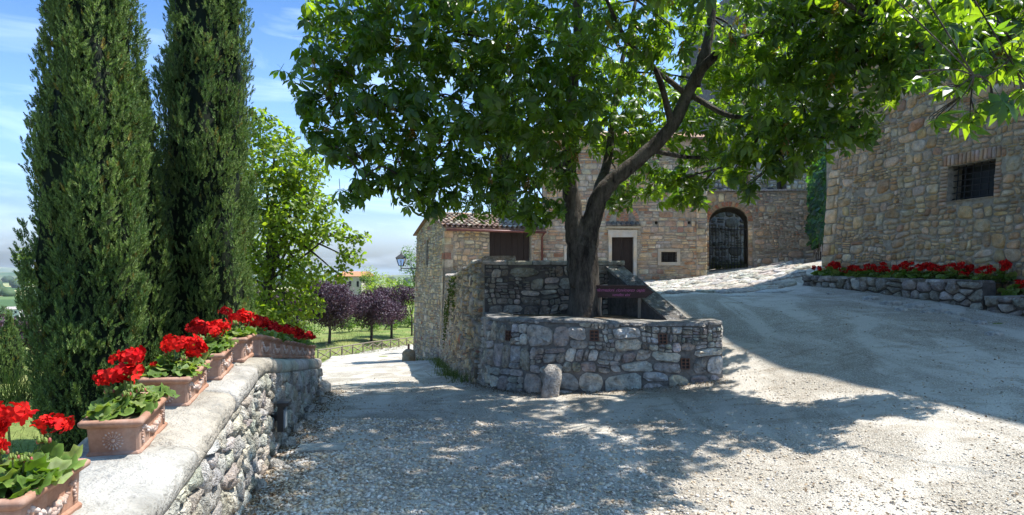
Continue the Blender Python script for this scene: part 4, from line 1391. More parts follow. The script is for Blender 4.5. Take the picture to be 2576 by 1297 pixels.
for a0, a1, v0 in ((3.23, 3.415, 3.0), (4.405, 4.55, 3.05)):
    v = v0
    while v < 3.76:
        vs, fs = stone_geo(rect(a0 + rng.uniform(0, .05) * (a0 < 4), a1 - rng.uniform(0, .05) * (a0 > 4), v + .006, v + .068), bp, .03, rng, .15, .08, .06)
        MB().add(vs, fs, pick([(2, (.37, .27, .20)), (1, (.42, .34, .26))], rng)).build('jamb_brick', M['brick'], rb, True); v += .074
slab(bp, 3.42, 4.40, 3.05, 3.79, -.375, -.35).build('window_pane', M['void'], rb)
slab(bp, 3.42, 4.40, 3.05, 3.075, -.33, .02, (.3, .25, .19)).build('sill', M['warm_stone'], rb)
grille(rb, bp, 3.42, 4.40, 3.06, 3.79, 6, 6, -.16, .0115)
rp_ = Path([(13.6, 19.6), c0], 0, 0); wall_body(rb, rp_, lambda u: .2, lambda u: B_TOP, .4, M['mortar_warm'], name='side_mortar')
e = bp(9.6, 5, 0)
re_ = Path([(e[0], e[1]), (e[0] + 5, e[1] - .2)]); wall_body(rb, re_, lambda u: -.2, lambda u: B_TOP, .4, M['mortar_warm'], name='end_mortar')
q0, q1 = bp(-.1, B_TOP, .25), bp(9.7, B_TOP, .25)
vs = [q0, q1, (q1[0] + 5.5, q1[1], B_TOP + 1.4), (q0[0] + 5.8, q0[1] + 3.2, B_TOP + 1.4)]
MB().add(vs + [(a, b, c - .12) for a, b, c in vs], [(0, 1, 2, 3), (7, 6, 5, 4), (0, 4, 5, 1)], (.3, .19, .135)).build('roof', M['tile'], rb)

# ---- flower bed walls below it
rng = random.Random(111)
b1 = Path([(7.22, 15.75), (8.36, 11.3)]); b2 = Path([(8.40, 11.25), (9.1, 8.5)])
z1 = lambda u: 1.555 - .018 * u; z2 = lambda u: 1.21
for nm, lab, pth, zz in (('flower_bed_wall', 'long low wall of pitted grey stones edging the upper geranium bed', b1, z1), ('flower_bed_wall', 'lower pitted stone wall edging the geranium bed nearer the viewer', b2, z2)):
    r_ = thing(nm, pth(pth.L / 2, 1.0), lab, 'wall')
    wall_body(r_, pth, lambda u: 0, lambda u: zz(u) - .03, .3, M['mortar_dark'])
    bb = lambda u: zy(*(pth(u, 1)[:2])) - .08
    polys = stones_voronoi(pth.L, bb, zz, .25, .165, rng, .03, var=.6)
    lay_stones(r_, polys, pth, M['rubble'], PAL_SPONGE, rng, .06, .45, .18, dome=.6)
    u = 0
    while u < pth.L:
        e = min(u + rng.uniform(.22, .4), pth.L)
        vs = []
        for uu in (u + .005, e - .005):
            for w, z in ((-.3, -.05), (.05, -.06), (.055, .0), (-.28, .01)): vs.append(pth(uu, zz(uu) + z + rng.uniform(-.015, .02), w + rng.uniform(-.02, .02)))
        MB().add(vs, [(0, 1, 5, 4), (1, 2, 6, 5), (2, 3, 7, 6), (3, 0, 4, 7), (0, 3, 2, 1), (4, 5, 6, 7)], pick(PAL_SPONGE, rng)).build('cap_stone', M['rubble'], r_)
        u = e
e1 = Path([(7.62, 16.1), (7.22, 15.75)])
for pth, zz, o_ in ((b1, z1, .9), (b2, z2, 1.3)):
    a, b = pth(0, 0, -.2), pth(pth.L, 0, -.2); c, d = pth(pth.L, 0, -o_), pth(0, 0, -o_)
    o = link('bed_soil', np_mesh('bed_soil', [(a[0], a[1], zz(0) - .05), (b[0], b[1], zz(pth.L) - .05), (c[0], c[1], zz(pth.L) - .02), (d[0], d[1], zz(0) - .02)], [(0, 1, 2), (0, 2, 3)], M['soil']))
    o['kind'] = 'structure'
# ------------------------------------------------------------------ foliage tools
def rand_rots(rs, N, normal, spread):
    """frames whose local z follows `normal` (N,3) loosely, with a random spin"""
    nrm = normal + rs.normal(0, spread, (N, 3))
    nrm /= np.linalg.norm(nrm, axis=1, keepdims=True) + 1e-9
    a = rs.normal(0, 1, (N, 3))
    x = np.cross(a, nrm); x /= np.linalg.norm(x, axis=1, keepdims=True) + 1e-9
    y = np.cross(nrm, x)
    return np.stack([x, y, nrm], -1)          # columns

def scatter(tv, tf, pos, rot, scale, tint):
    tv = np.asarray(tv, float); tf = np.asarray(tf, int)
    N, n = len(pos), len(tv)
    sc = np.asarray(scale).reshape(N, 1, -1)
    v = np.einsum('nij,nkj->nki', rot, tv[None] * sc) + pos[:, None]
    f = (tf[None] + (np.arange(N) * n)[:, None, None]).reshape(-1, 3)
    t = np.repeat(tint[:, None], n, 1).reshape(-1, 3)
    return v.reshape(-1, 3), f, t

def merge(parts):
    V, Fc, T = [], [], []; b = 0
    for v, f, t in parts:
        V.append(v); Fc.append(f + b); T.append(t); b += len(v)
    return np.concatenate(V), np.concatenate(Fc), np.concatenate(T)

def tints(rs, N, a, b, k=None):
    t = rs.random((N, 1)) if k is None else k
    return np.array(a)[None] * (1 - t) + np.array(b)[None] * t

def fan(quads):
    out = []
    for q in quads:
        for i in range(1, len(q) - 1): out.append((q[0], q[i], q[i + 1]))
    return out

def leaflet(L, w, z0=0.0, fold=.18, droop=.35, ang=0.0, pos=(.35, .72), wid=(.45, 1.0), tipw=0):
    """one folded leaf blade along +x, returns verts, tris"""
    xs_ = [0, pos[0] * L, pos[1] * L, L]
    vs = []
    for i, x in enumerate(xs_): vs.append((x, 0, z0 - droop * L * (x / L) ** 2))
    for sgn in (-1, 1):
        for i in (1, 2):
            x = xs_[i]; hw = w / 2 * wid[i - 1]
            vs.append((x, sgn * hw, z0 - droop * L * (x / L) ** 2 + hw * fold * 2))
    ca, sa = math.cos(ang), math.sin(ang)
    vs = [(x * ca - y * sa, x * sa + y * ca, z) for x, y, z in vs]
    fs = fan([(0, 4, 1), (1, 4, 5, 2), (2, 5, 3), (0, 1, 6), (1, 2, 7, 6), (2, 3, 7)])
    return vs, fs

def palmate(rs, n=7, L=.19):
    V, Fc = [], []
    for i in range(n):
        t = i / (n - 1) - .5
        k = 1 - 1.5 * abs(t) ** 1.6
        ang = t * R(250) + rs.normal(0, .07)
        vs, fs = leaflet(L * k * rs.uniform(.9, 1.1), L * k * .47, 0, rs.uniform(.06, .24), rs.uniform(.55, 1.15), ang, (.38, .70), (.5, 1.0))
        b = len(V); V += vs; Fc += [tuple(q + b for q in f) for f in fs]
    # petiole
    b = len(V); V += [(0, .004, 0), (0, -.004, 0), (-.12, -.003, .06), (-.12, .003, .06)]; Fc += [(b, b + 1, b + 2), (b, b + 2, b + 3)]
    return np.array(V), np.array(Fc)

def ellip_points(rs, N, c, r, shell=.55):
    d = rs.normal(0, 1, (N, 3)); d /= np.linalg.norm(d, axis=1, keepdims=True)
    k = rs.random((N, 1)) ** (1 / 3) * (1 - shell) + shell * rs.random((N, 1)) ** .25
    return np.asarray(c)[None] + d * k * np.asarray(r)[None], d

def limb(mb, pts, r0, r1, n=8, seg=6, rng=None, wob=.12, jit=.04):
    pts = [Vector(p) for p in pts]
    P = []
    for i in range(len(pts) - 1):                         # Catmull-Rom
        a = pts[max(i - 1, 0)]; b = pts[i]; c = pts[i + 1]; d = pts[min(i + 2, len(pts) - 1)]
        for k in range(seg):
            t = k / seg
            P.append(0.5 * ((2 * b) + (c - a) * t + (2 * a - 5 * b + 4 * c - d) * t * t + (3 * b - a - 3 * c + d) * t ** 3))
    P.append(pts[-1])
    N = len(P)
    rad = [r0 + (r1 - r0) * (i / (N - 1)) ** .8 for i in range(N)]
    P = [p + Vector((rng.uniform(-1, 1), rng.uniform(-1, 1), rng.uniform(-1, 1))) * rad[i] * jit if 0 < i else p for i, p in enumerate(P)]
    mb.tube(P, rad, n, None, True, wob, rng)
    return P

# ------------------------------------------------------------------ the horse chestnut
rng = random.Random(7); rs = np.random.RandomState(7)
TX, TY = 1.12, 10.05
ct = thing('chestnut_tree', (TX, TY, PLZ - .03), 'huge horse chestnut with dark forked trunk rising out of the stone planter', 'tree')
tm = MB()
def tube_prof(mb, pts, rads, n=16, flute=.08, rng=rng):
    vs = []; N = len(pts)
    for i, (p, r) in enumerate(zip(pts, rads)):
        for k in range(n):
            a = 2 * math.pi * k / n
            f = 1 + flute * (math.sin(a * 3 + i * .22) * .6 + math.sin(a * 5 - i * .31 + 1) * .5) + .05 * mnoise.noise((math.cos(a) * 3, math.sin(a) * 3, p[2] * 3.1))
            vs.append((p[0] + math.cos(a) * r * f, p[1] + math.sin(a) * r * f, p[2]))
    mb.add(vs, [(i * n + k, i * n + (k + 1) % n, (i + 1) * n + (k + 1) % n, (i + 1) * n + k) for i in range(N - 1) for k in range(n)])
zs_ = [.80, .95, 1.1, 1.35, 1.6, 1.85, 2.02, 2.16, 2.26]
rd_ = [.36, .285, .255, .235, .222, .215, .205, .15, .03]
tube_prof(tm, [(TX + .03 * math.sin(z * 1.3), TY, z) for z in zs_], rd_, 20)
tm.build('trunk', M['bark'], ct, True)
D = 10.05
def T(px, py, d=D): return W(px, py, d)
br = MB()
limb(br, [T(1462, 720), T(1455, 640), T(1446, 580), T(1440, 520), T(1432, 440), T(1436, 330, 10.1), T(1440, 220, 10.2), T(1455, 100, 10.2), T(1450, -80, 10.3), T(1470, -260, 10.2), T(1460, -420, 10.2)], .20, .04, 12, 5, rng)
limb(br, [T(1468, 720), T(1474, 640), T(1484, 580), T(1502, 510), T(1545, 452), T(1620, 390), T(1690, 318), T(1728, 240), T(1765, 175, 9.9), T(1830, 120, 9.6), T(1920, 85, 9.2), T(2040, 40, 8.6), T(2200, -10, 7.8)], .195, .03, 12, 5, rng)
limb(br, [T(1745, 215), T(1775, 130, 10), T(1790, 40, 10.1), T(1800, -80, 10.2), T(1840, -240, 10.2)], .11, .03, 10, 5, rng)
limb(br, [T(1478, 570), T(1505, 480, 10.4), T(1530, 400, 10.9), T(1540, 300, 11.3), T(1560, 180, 11.8), T(1600, 0, 12)], .11, .03, 9, 5, rng)
limb(br, [T(1436, 470), T(1390, 400, 9.8), T(1300, 345, 9.4), T(1180, 320, 9.0), T(1060, 300, 8.7), T(930, 250, 8.5)], .08, .02, 8, 5, rng)
limb(br, [T(1440, 300), T(1360, 200, 9.7), T(1240, 130, 9.0), T(1100, 90, 8.6), T(940, 60, 8.4)], .075, .018, 8, 5, rng)
limb(br, [T(1690, 315), T(1650, 180, 9.8), T(1570, 90, 9.3), T(1500, -60, 9)], .06, .02, 8, 5, rng)
limb(br, [T(1730, 240), T(1640, 170, 10), T(1590, 130, 10.3), T(1540, 60, 10.8)], .05, .02, 8, 4, rng)
limb(br, [T(1640, 378), T(1720, 395, 10.6), T(1800, 400, 10.9), T(1830, 420, 10.8)], .05, .012, 7, 4, rng)
limb(br, [T(1740, 240), T(1830, 290, 9.6), T(1920, 300, 9.1), T(2030, 340, 8.5), T(2120, 350, 7.8)], .05, .012, 7, 5, rng)
limb(br, [T(2200, -10, 7.8), (5.6, 6.8, 6.2), (6.4, 5.5, 5.9), (4.9, 4.75, 4.4), T(2540, 150, 4.3), T(2450, 190, 4.3), T(2380, 250, 4.35)], .008, .004, 7, 5, rng)
limb(br, [T(2040, 40, 8.6), T(2160, 70, 7.8), T(2300, 90, 7.2)], .03, .01, 7, 4, rng)
limb(br, [T(1160, 318, 9), T(1080, 420, 8.7), T(1010, 440, 8.5), T(960, 420, 8.2), T(915, 450, 8.1), T(890, 490, 8.0)], .022, .008, 6, 5, rng)
BL = [(800, 190, 8.4, .50), (860, 110, 8.5, .62), (775, 265, 8.3, .22), (830, 300, 8.3, .42), (815, 370, 8.2, .24), (870, 370, 8.2, .30), (925, 455, 8.1, .26), (875, 500, 8.0, .20), (950, 300, 8.3, .62),
      (1000, 395, 8.5, .50), (1040, 470, 8.5, .36), (1100, 485, 8.9, .42), (1080, 520, 8.9, .22), (1200, 480, 9.1, .52), (1300, 490, 9.2, .50), (1385, 525, 9.5, .26), (1340, 545, 9.4, .22), (1250, 380, 9, .75),
      (1100, 380, 8.8, .62), (1380, 420, 9.5, .5), (1000, 190, 8.3, .85), (1150, 250, 8, .85), (1300, 250, 8.3, .85), (1430, 250, 8.6, .7), (1420, 330, 9.4, .55), (1550, 330, 11.0, .75), (1600, 450, 12.2, .6),
      (1700, 470, 12.3, .55), (1560, 500, 12.3, .35), (1640, 300, 11.3, .85), (1820, 330, 10.6, .7), (1760, 420, 11.8, .6), (1740, 500, 12, .28), (1850, 420, 9.2, .32), (1880, 470, 8.8, .16), (1920, 340, 8.8, .55),
      (2000, 380, 8.5, .44), (1960, 420, 8.5, .22), (2000, 250, 8.2, .75), (2090, 330, 8, .40), (2160, 320, 7.5, .28), (2150, 200, 7.6, .65), (2230, 150, 7.2, .5), (2330, 60, 6.6, .5), (2310, 180, 6.6, .3),
      (2310, 200, 4.5, .06), (2370, 240, 4.4, .08), (2355, 310, 4.4, .05), (2440, 300, 4.35, .08), (2430, 210, 4.4, .1), (2500, 270, 4.3, .1), (2540, 190, 4.3, .15), (2570, 110, 4.3, .15), (2575, 250, 4.3, .1), (2470, 150, 4.4, .12), (2510, 70, 4.4, .15), (2200, 60, 7.3, .5), (2280, 110, 7.1, .4), (2340, 40, 7.3, .45), (2420, 115, 7.2, .38), (2480, 30, 7.4, .4), (2540, 60, 7.3, .5), (2440, 50, 7.5, .55), (2350, 120, 7.0, .45), (2500, 140, 7.4, .4),
      (900, 20, 8.5, .75), (1050, 50, 8.2, .85), (1200, 80, 8, .85), (1380, 80, 8.5, .85), (1550, 130, 9.5, .85), (1680, 60, 8.8, .6), (1860, 150, 11.0, .75), (1950, 80, 8.3, .75), (2080, 50, 7.8, .7),
      (1500, 200, 12, .8), (1650, 180, 12.3, .8), (1800, 220, 12.2, .8), (1450, 60, 12.5, .9), (1900, 120, 11.5, .8), (2050, 150, 10.5, .7), (1320, 300, 11.5, .7), (1250, 180, 11.5, .8), (1750, 20, 12.2, .8), (1950, 270, 10.8, .6)]
blobs = []
for px, py, d, r in BL:
    c = W(px, py, d); blobs.append((c, (r, r, r * .82), r))
dome_c = np.array([1.9, 8.9, 5.4]); dome_r = np.array([4.3, 4.5, 3.9])
tries = 0; nd = 0
while nd < 62 and tries < 8000:
    tries += 1
    p, _ = ellip_points(rs, 1, dome_c, dome_r, .55); p = p[0]
    py = 690 - F * (p[2] - EYE) / p[1]
    if py > -60: continue
    h = p[2] - .2
    gx, gy = p[0] - .448 * h, p[1] - .185 * h
    if (gx > .5 + (gy - 4.2) * .62 and gy < 5.3) or (gy >= 5.3 and gx > 1.25 + (gy - 5.3) * 1.05): continue
    if gx + .3 < -1.2 and gy < 5.6: continue
    blobs.append((Vector(p), (.8, .8, .62), .80)); nd += 1
# twigs carry each bough
heads = [T(1436, 330, 10.1), T(1440, 220, 10.2), T(1455, 100, 10.2), T(1450, -80, 10.3), T(1470, -260, 10.2), T(1690, 318), T(1728, 240), T(1830, 120, 9.6), T(1920, 85, 9.2), T(2040, 40, 8.6), T(2200, 60, 7.4), T(2300, 90, 7.2),
         T(2450, 190, 4.3), T(2540, 150, 4.3), T(1790, 40, 10.1), T(1800, -80, 10.2), T(1530, 400, 10.9), T(1540, 300, 11.3), T(1560, 180, 11.8), T(1300, 345, 9.4), T(1180, 320, 9.0), T(1060, 300, 8.7), T(930, 250, 8.5), T(1240, 130, 9), T(1100, 90, 8.6), T(940, 60, 8.4),
         T(1500, -60, 9), T(1720, 395, 10.6), T(1830, 420, 10.8), T(1920, 300, 9.1), T(2030, 340, 8.5), T(2120, 350, 7.8), T(1010, 440, 8.5), T(915, 450, 8.1), T(1600, 0, 12)]
for c, r3, r in blobs:
    h = min((q for q in heads if q.y > 6.0 or c.y < 5.2), key=lambda q: (q - c).length)
    mid = (h + c) / 2 + Vector((rng.uniform(-.2, .2), rng.uniform(-.2, .2), rng.uniform(.0, .25))) * min(1, (h - c).length)
    limb(br, [h, mid, c], (.012 + .014 * r) if c.y > 5.2 else .006, .007 if c.y > 5.2 else .003, 6, 4, rng)
    for k in range(3):
        e = c + Vector((rng.uniform(-1, 1), rng.uniform(-1, 1), rng.uniform(-.7, .7))) * r * .8
        limb(br, [mid, (c + e) / 2 + Vector((0, 0, .05)), e], .008 if c.y > 5.2 else .004, .003, 5, 3, rng)
br.build('branches', M['bark'], ct, True)
variants = [palmate(rs, 7, .155), palmate(rs, 7, .145), palmate(rs, 5, .15), palmate(rs, 7, .165)]
pos, nrm = [], []
for c, r3, r in blobs:
    n = int((240 if r != .80 else 135) * r ** 2.0 + 7)
    if c[1] < 4.6 and r < .2: n = 4
    p, d = ellip_points(rs, n, c, r3, .45)
    pos.append(p); nn = d * .55 + np.array([0, 0, .75]); nrm.append(nn)
pos = np.concatenate(pos); nrm = np.concatenate(nrm); N = len(pos)
rot = rand_rots(rs, N, nrm, .38)
# leaves hang: leaf axis (x) points outward and down
sc = rs.uniform(.62, 1.2, N) * np.where(pos[:, 1] < 4.9, .82, 1.0)
pick_v = rs.randint(0, 4, N)
tn = tints(rs, N, (.022, .052, .016), (.050, .090, .022))
pxs = 1288 + F * pos[:, 0] / pos[:, 1]; pys = 690 - F * (pos[:, 2] - EYE) / pos[:, 1]
vis = (pxs > -20) & (pxs < 2596) & (pys > -10) & (pys < 1300)
rank = np.where(vis, pos[:, 1], 999)
# nearest and outermost leaves stand out one by one
lone = np.argsort(rank + rs.random(N) * 1.5)[:300]
is_lone = np.zeros(N, bool); is_lone[lone] = True
parts_ = []
for k in range(4):
    s = (~is_lone) & (pick_v == k)
    parts_.append(scatter(variants[k][0], variants[k][1], pos[s], rot[s], sc[s], tn[s]))
v, f, tt_ = merge(parts_)
o = link('foliage', np_mesh('foliage', v, f, M['leaf_chestnut'], tt_), ct); o['kind'] = 'stuff'
leaf_me = []
for k in range(4):
    for c_ in ((.024, .056, .017), (.034, .068, .019), (.050, .088, .022)):
        leaf_me.append(np_mesh('leaf', variants[k][0], variants[k][1], M['leaf_chestnut'], np.repeat(np.array([c_]), len(variants[k][0]), 0)))
for i in lone:
    mt = Matrix([[*rot[i][0] * sc[i], pos[i][0]], [*rot[i][1] * sc[i], pos[i][1]], [*rot[i][2] * sc[i], pos[i][2]], [0, 0, 0, 1]])
    link('leaf', leaf_me[pick_v[i] * 3 + rs.randint(3)], ct, True, mt)
# faded flower candles
cv, cf = [], []
for i in range(26):
    t_ = i / 26; a = i * 2.4; r = .035 * (1 - t_ * .7)
    c_ = (math.cos(a) * r, math.sin(a) * r, t_ * .17)
    s_ = .013
    b = len(cv); cv += [(c_[0] - s_, c_[1], c_[2]), (c_[0] + s_, c_[1] + s_, c_[2] - s_), (c_[0], c_[1] - s_, c_[2] + s_), (c_[0] + s_ * .3, c_[1] + s_, c_[2] + s_)]
    cf += [(b, b + 1, b + 2), (b, b + 2, b + 3), (b + 1, b + 3, b + 2)]
cp = []
for c, r3, r in blobs:
    if r > .35 and rs.random() < .8:
        p, d = ellip_points(rs, 3, c, r3, .9); cp.append(p)
cp = np.concatenate(cp); Nc = len(cp)
v, f, tt_ = scatter(cv, cf, cp, rand_rots(rs, Nc, np.repeat([[0, -.2, 1.]], Nc, 0), .25), rs.uniform(.8, 1.3, Nc), tints(rs, Nc, (.20, .15, .07), (.26, .14, .07)))
o = link('flower_candles', np_mesh('flower_candles', v, f, M['leaf_bright'], tt_), ct); o['kind'] = 'stuff'

# ------------------------------------------------------------------ cypresses
def spray(rs, n=16, L=.12, w=.017, spread=.5):
    """feathery upright cypress spray: many tiny scale shoots along a short axis"""
    V, Fc = [], []
    for i in range(n):
        t_ = i / (n - 1); a = i * 2.4 + rs.uniform(-.4, .4)
        l = L * rs.uniform(.28, .46) * (1 - .35 * t_)
        d = Vector((math.cos(a) * spread * (1.25 - t_), math.sin(a) * spread * (1.25 - t_), 1)).normalized()
        p0 = Vector((math.cos(a) * .006, math.sin(a) * .006, L * t_ * .8))
        side = Vector((-math.sin(a), math.cos(a), rs.uniform(-.3, .3))).normalized() * w * .5
        b = len(V)
        for q in (p0 + side + d * l * .1, p0 - side + d * l * .1, p0 + d * l): V.append(tuple(q))
        Fc += [(b, b + 1, b + 2)]
    return np.array(V), np.array(Fc)

def cypress(name, base, H, Rm, label, seed, n, prof, group=None, tufts=1.0, sprL=.125):
    rs = np.random.RandomState(seed); rng = random.Random(seed)
    th = thing(name, base, label, 'tree', group)
    ph = rs.uniform(0, 6.28, 8)
    def rad(t, a):
        r = np.interp(t, [p[0] for p in prof], [p[1] for p in prof]) * Rm
        z = t * H
        lob = .10 * np.sin(a * 3 + ph[0] + z * .7) + .09 * np.sin(a * 5 + ph[1] - z * 1.1) + .06 * np.sin(a * 9 + ph[2] + z * 1.9) + .06 * np.sin(z * 3.1 + a * 2 + ph[3]) + .04 * np.sin(z * 6.3 - a * 4 + ph[4])
        return r * (1 + lob)
    # boughs: flame shaped tufts hugging the stem, sprays packed round each of them
    nb = int(430 * tufts); per = max(1, int(n / nb))
    bt = (np.arange(nb) + rs.random(nb)) / nb; bt = bt ** .92; ba = np.arange(nb) * 2.39996 + rs.uniform(-.9, .9, nb)
    bl = rs.uniform(.4, .85, nb) * (.75 + .25 * (1 - bt)); bw = rs.uniform(.09, .17, nb) * Rm / .7
    bout = rs.uniform(.84, 1.0, nb)
    bi = np.repeat(np.arange(nb), per); n = len(bi)
    s_ = rs.random(n)                                   # along the bough
    wd = bw[bi] * np.sin(np.pi * np.clip(s_ * .82 + .14, 0, 1)) * np.sqrt(rs.random(n))
    th_ = rs.uniform(0, 6.28, n)
    tz = bt[bi] + s_ * bl[bi] / H - .02
    rr = rad(np.clip(tz, 0, 1), ba[bi]) * bout[bi] * (1 - .0 * s_) + wd * np.cos(th_) * .8 + .05 * s_
    tang = wd * np.sin(th_)
    fill = rs.random(n) < .30                            # inner filling between the tufts
    az = np.where(fill, rs.uniform(0, 6.28, n), ba[bi]); tz = np.where(fill, rs.random(n), tz)
    rr = np.where(fill, rad(np.clip(tz, 0, 1), az) * rs.uniform(.78, .92, n), rr); tang = np.where(fill, 0, tang)
    ca, sa = np.cos(az), np.sin(az)
    pos = np.stack([base[0] + ca * rr - sa * tang, base[1] + sa * rr + ca * tang, base[2] + tz * H], -1)
    out = np.stack([ca * np.cos(th_) - sa * np.sin(th_), sa * np.cos(th_) + ca * np.sin(th_), np.zeros(n)], -1)
    nrm = out * .3 + np.array([0, 0, 1.0]) + np.stack([ca, sa, 0 * ca], -1) * .2
    rot = rand_rots(rs, n, nrm, .25)
    bt_ = rs.random(nb)[bi][:, None] * .6 + rs.random((n, 1)) * .4
    tn = tints(rs, n, (.062, .115, .040), (.235, .295, .10), bt_)
    brn = rs.random(n) < .03; tn[brn] = tn[brn] * np.array([1.3, .75, .6])
    tv, tf = spray(rs, 16, sprL, sprL * .14, .55)
    tv2, tf2 = spray(rs, 14, sprL * .85, sprL * .14, .8)
    h = n // 2
    v, f, q = merge([scatter(tv, tf, pos[:h], rot[:h], rs.uniform(.7, 1.4, h), tn[:h]), scatter(tv2, tf2, pos[h:], rot[h:], rs.uniform(.7, 1.3, n - h), tn[h:])])
    link('crown', np_mesh('crown', v, f, M['leaf_cypress'], q), th)
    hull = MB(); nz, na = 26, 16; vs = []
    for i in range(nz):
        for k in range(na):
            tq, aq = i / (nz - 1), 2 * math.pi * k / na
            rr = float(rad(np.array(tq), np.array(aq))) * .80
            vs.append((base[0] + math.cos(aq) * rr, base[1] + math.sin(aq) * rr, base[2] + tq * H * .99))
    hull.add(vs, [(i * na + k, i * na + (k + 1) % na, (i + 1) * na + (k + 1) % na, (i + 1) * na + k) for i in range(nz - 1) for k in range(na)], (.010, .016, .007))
    hull.build('shade_hull', M['leaf_cypress'], th, True)  # solid hull, its near-black colour painting the shade between the tufts
    MB().tube([(base[0], base[1], base[2] - .3), (base[0], base[1], base[2] + H * .5)], [.16, .08], 8).build('trunk', M['bark'], th)
    return th

PROF = [(0, .55), (.05, .78), (.15, .95), (.3, 1.0), (.45, .94), (.6, .80), (.75, .60), (.88, .36), (.96, .15), (1, .03)]
g = 'tall cypresses behind the garden wall'
def gz(x, y): return zt(x, y)
cypress('cypress_tree', (-5.97, 9.0, gz(-5.97, 9)), 10.6, .645, 'broad tall cypress, nearest of the tall ones, behind the flower boxes', 201, 26000, PROF, g)
cypress('cypress_tree', (-5.75, 11.9, gz(-5.75, 11.9)), 12.6, .83, 'tall dark cypress between the broad cypress and the bright walnut tree', 202, 26000, PROF, g)
cypress('cypress_tree', (-6.35, 10.9, gz(-6.35, 10.9)), 6.1, .42, 'slim shaded cypress half hidden behind the broad cypress', 203, 6000, PROF, g)
cypress('cypress_tree', (-17.4, 22.0, gz(-17.4, 22)), 2.0, .42, 'small young cypress on the lawn beyond the tall ones', 204, 2500, PROF, None, .5)
cypress('cypress_tree', (-.5, 40.0, 1.0), 11.5, 1.0, 'dark cypress showing above the tiled roof of the small house', 205, 3500, PROF, None, .6, .16)

# low loose cypress sprigs poking out near the wall
# ------------------------------------------------------------------ broadleaf trees
LEAF_S = leaflet(1, .5, 0, .12, .2)
def cloud_tree(name, base, blobs, trunk, label, cat, leafL, n_per, mat, ca, cb, seed, group=None, spread=.6, limbs=True, up=.5, trunk_r=.12, limb_r=.04, trunk_top=None):
    rs = np.random.RandomState(seed); rng = random.Random(seed)
    th = thing(name, base, label, cat, group)
    pos, nrm, sh = [], [], []
    for c, r in blobs:
        n = int(n_per * r * r) + 12
        p, d = ellip_points(rs, n, c, (r, r, r * .8), .35)
        pos.append(p); nrm.append(d * .6 + np.array([0, 0, up]))
    pos = np.concatenate(pos); nrm = np.concatenate(nrm); N = len(pos)
    rot = rand_rots(rs, N, nrm, spread)
    tv, tf = np.array(LEAF_S[0]) * leafL, LEAF_S[1]
    v, f, q = scatter(tv, tf, pos, rot, rs.uniform(.6, 1.25, N), tints(rs, N, ca, cb))
    link('crown', np_mesh('crown', v, f, mat, q), th)
    m = MB()
    top = Vector(trunk_top) if trunk_top else Vector(blobs[0][0])
    b = Vector(base)
    limb(m, [b - Vector((0, 0, .2)), b.lerp(top, .4) + Vector((rng.uniform(-.1, .1), 0, 0)), top], trunk_r, trunk_r * .5, 8, 4, rng)
    m.build('trunk', M['bark'], th, True)
    if limbs:
        m = MB()
        for c, r in blobs:
            c = Vector(c); s = b.lerp(top, rng.uniform(.55, 1.0))
            limb(m, [s, (s + c) / 2 + Vector((rng.uniform(-.2, .2), rng.uniform(-.2, .2), rng.uniform(-.1, .3))) * r, c], limb_r, limb_r * .25, 6, 4, rng)
            for k in range(3):
                e = c + Vector((rng.uniform(-1, 1), rng.uniform(-1, 1), rng.uniform(-1, 1))) * r * .8
                limb(m, [c, (c + e) / 2, e], limb_r * .35, limb_r * .1, 5, 2, rng)
        m.build('branches', M['bark'], th, True)
    return th
def WB(l): return [(tuple(W(px, py, d)), r) for px, py, d, r in l]

wal = [(700, 420, 16, 1.0), (690, 345, 16, .6), (760, 430, 16, .75), (680, 500, 16, 1.1), (790, 520, 15.6, .6), (840, 585, 15.4, .45), (900, 600, 15.3, .28), (880, 650, 15.3, .35), (850, 690, 15.3, .3), (740, 560, 15.6, .95), (690, 620, 16, 1.1),
       (690, 730, 15.6, .95), (770, 690, 15.4, .55), (780, 770, 15.2, .4), (660, 800, 15, .7), (720, 810, 15, .5), (650, 300, 16, .4), (360, 430, 17.5, .9), (365, 330, 17.5, .5), (370, 560, 17.5, .8), (560, 420, 17, 1.1), (560, 620, 17, 1.2), (740, 480, 15.8, .5), (60, 640, 17.5, .25), (75, 700, 17.5, .3)]
cloud_tree('walnut_tree', (-6.4, 16.2, gz(-6.4, 16.2)), WB(wal), None, 'bright green sunlit walnut tree right of the cypresses', 'tree', .165, 1000, M['leaf_bright'], (.10, .155, .022), (.17, .215, .04), 301, None, .6, True, .5, .20, .05, tuple(W(690, 520, 16)))

def plum(x, y, h, w, seed, label, lean=0):
    z = gz(x, y)
    rs = np.random.RandomState(seed)
    bl = []
    for k in range(16):
        a = rs.uniform(0, 6.28); rr = rs.uniform(0, .55) ** .7 * w / 2
        bl.append(((x + math.cos(a) * rr * 1.2, y + math.sin(a) * rr, z + h * rs.uniform(.38, .86)), w * rs.uniform(.17, .26)))
    bl.append(((x, y, z + h * .6), w * .33))
    cloud_tree('purple_plum_tree', (x, y, z), bl, None, label, 'tree', .22, 420, M['leaf_purple'], (.036, .018, .026), (.11, .066, .086), seed, 'purple leaved plum trees along the meadow', .8, False, .3, .16, .03, (x + lean, y, z + h * .5))
plum(-16.1, 56, 6.0, 6.9, 311, 'largest purple plum tree, just right of the walnut leaves')
plum(-13.5, 61, 6.0, 5.7, 312, 'middle purple plum tree with thin dark trunk near the rustic fence')
plum(-12.5, 66, 5.9, 5.0, 313, 'purple plum tree on the right end of the row, below the wall lantern')
plum(-20.5, 55, 5.4, 7, 314, 'purple plum tree mostly hidden behind the walnut tree')
plum(-24.0, 31, 2.6, 2.6, 315, 'small purple plum tree low beside the broad cypress, over the lawn')

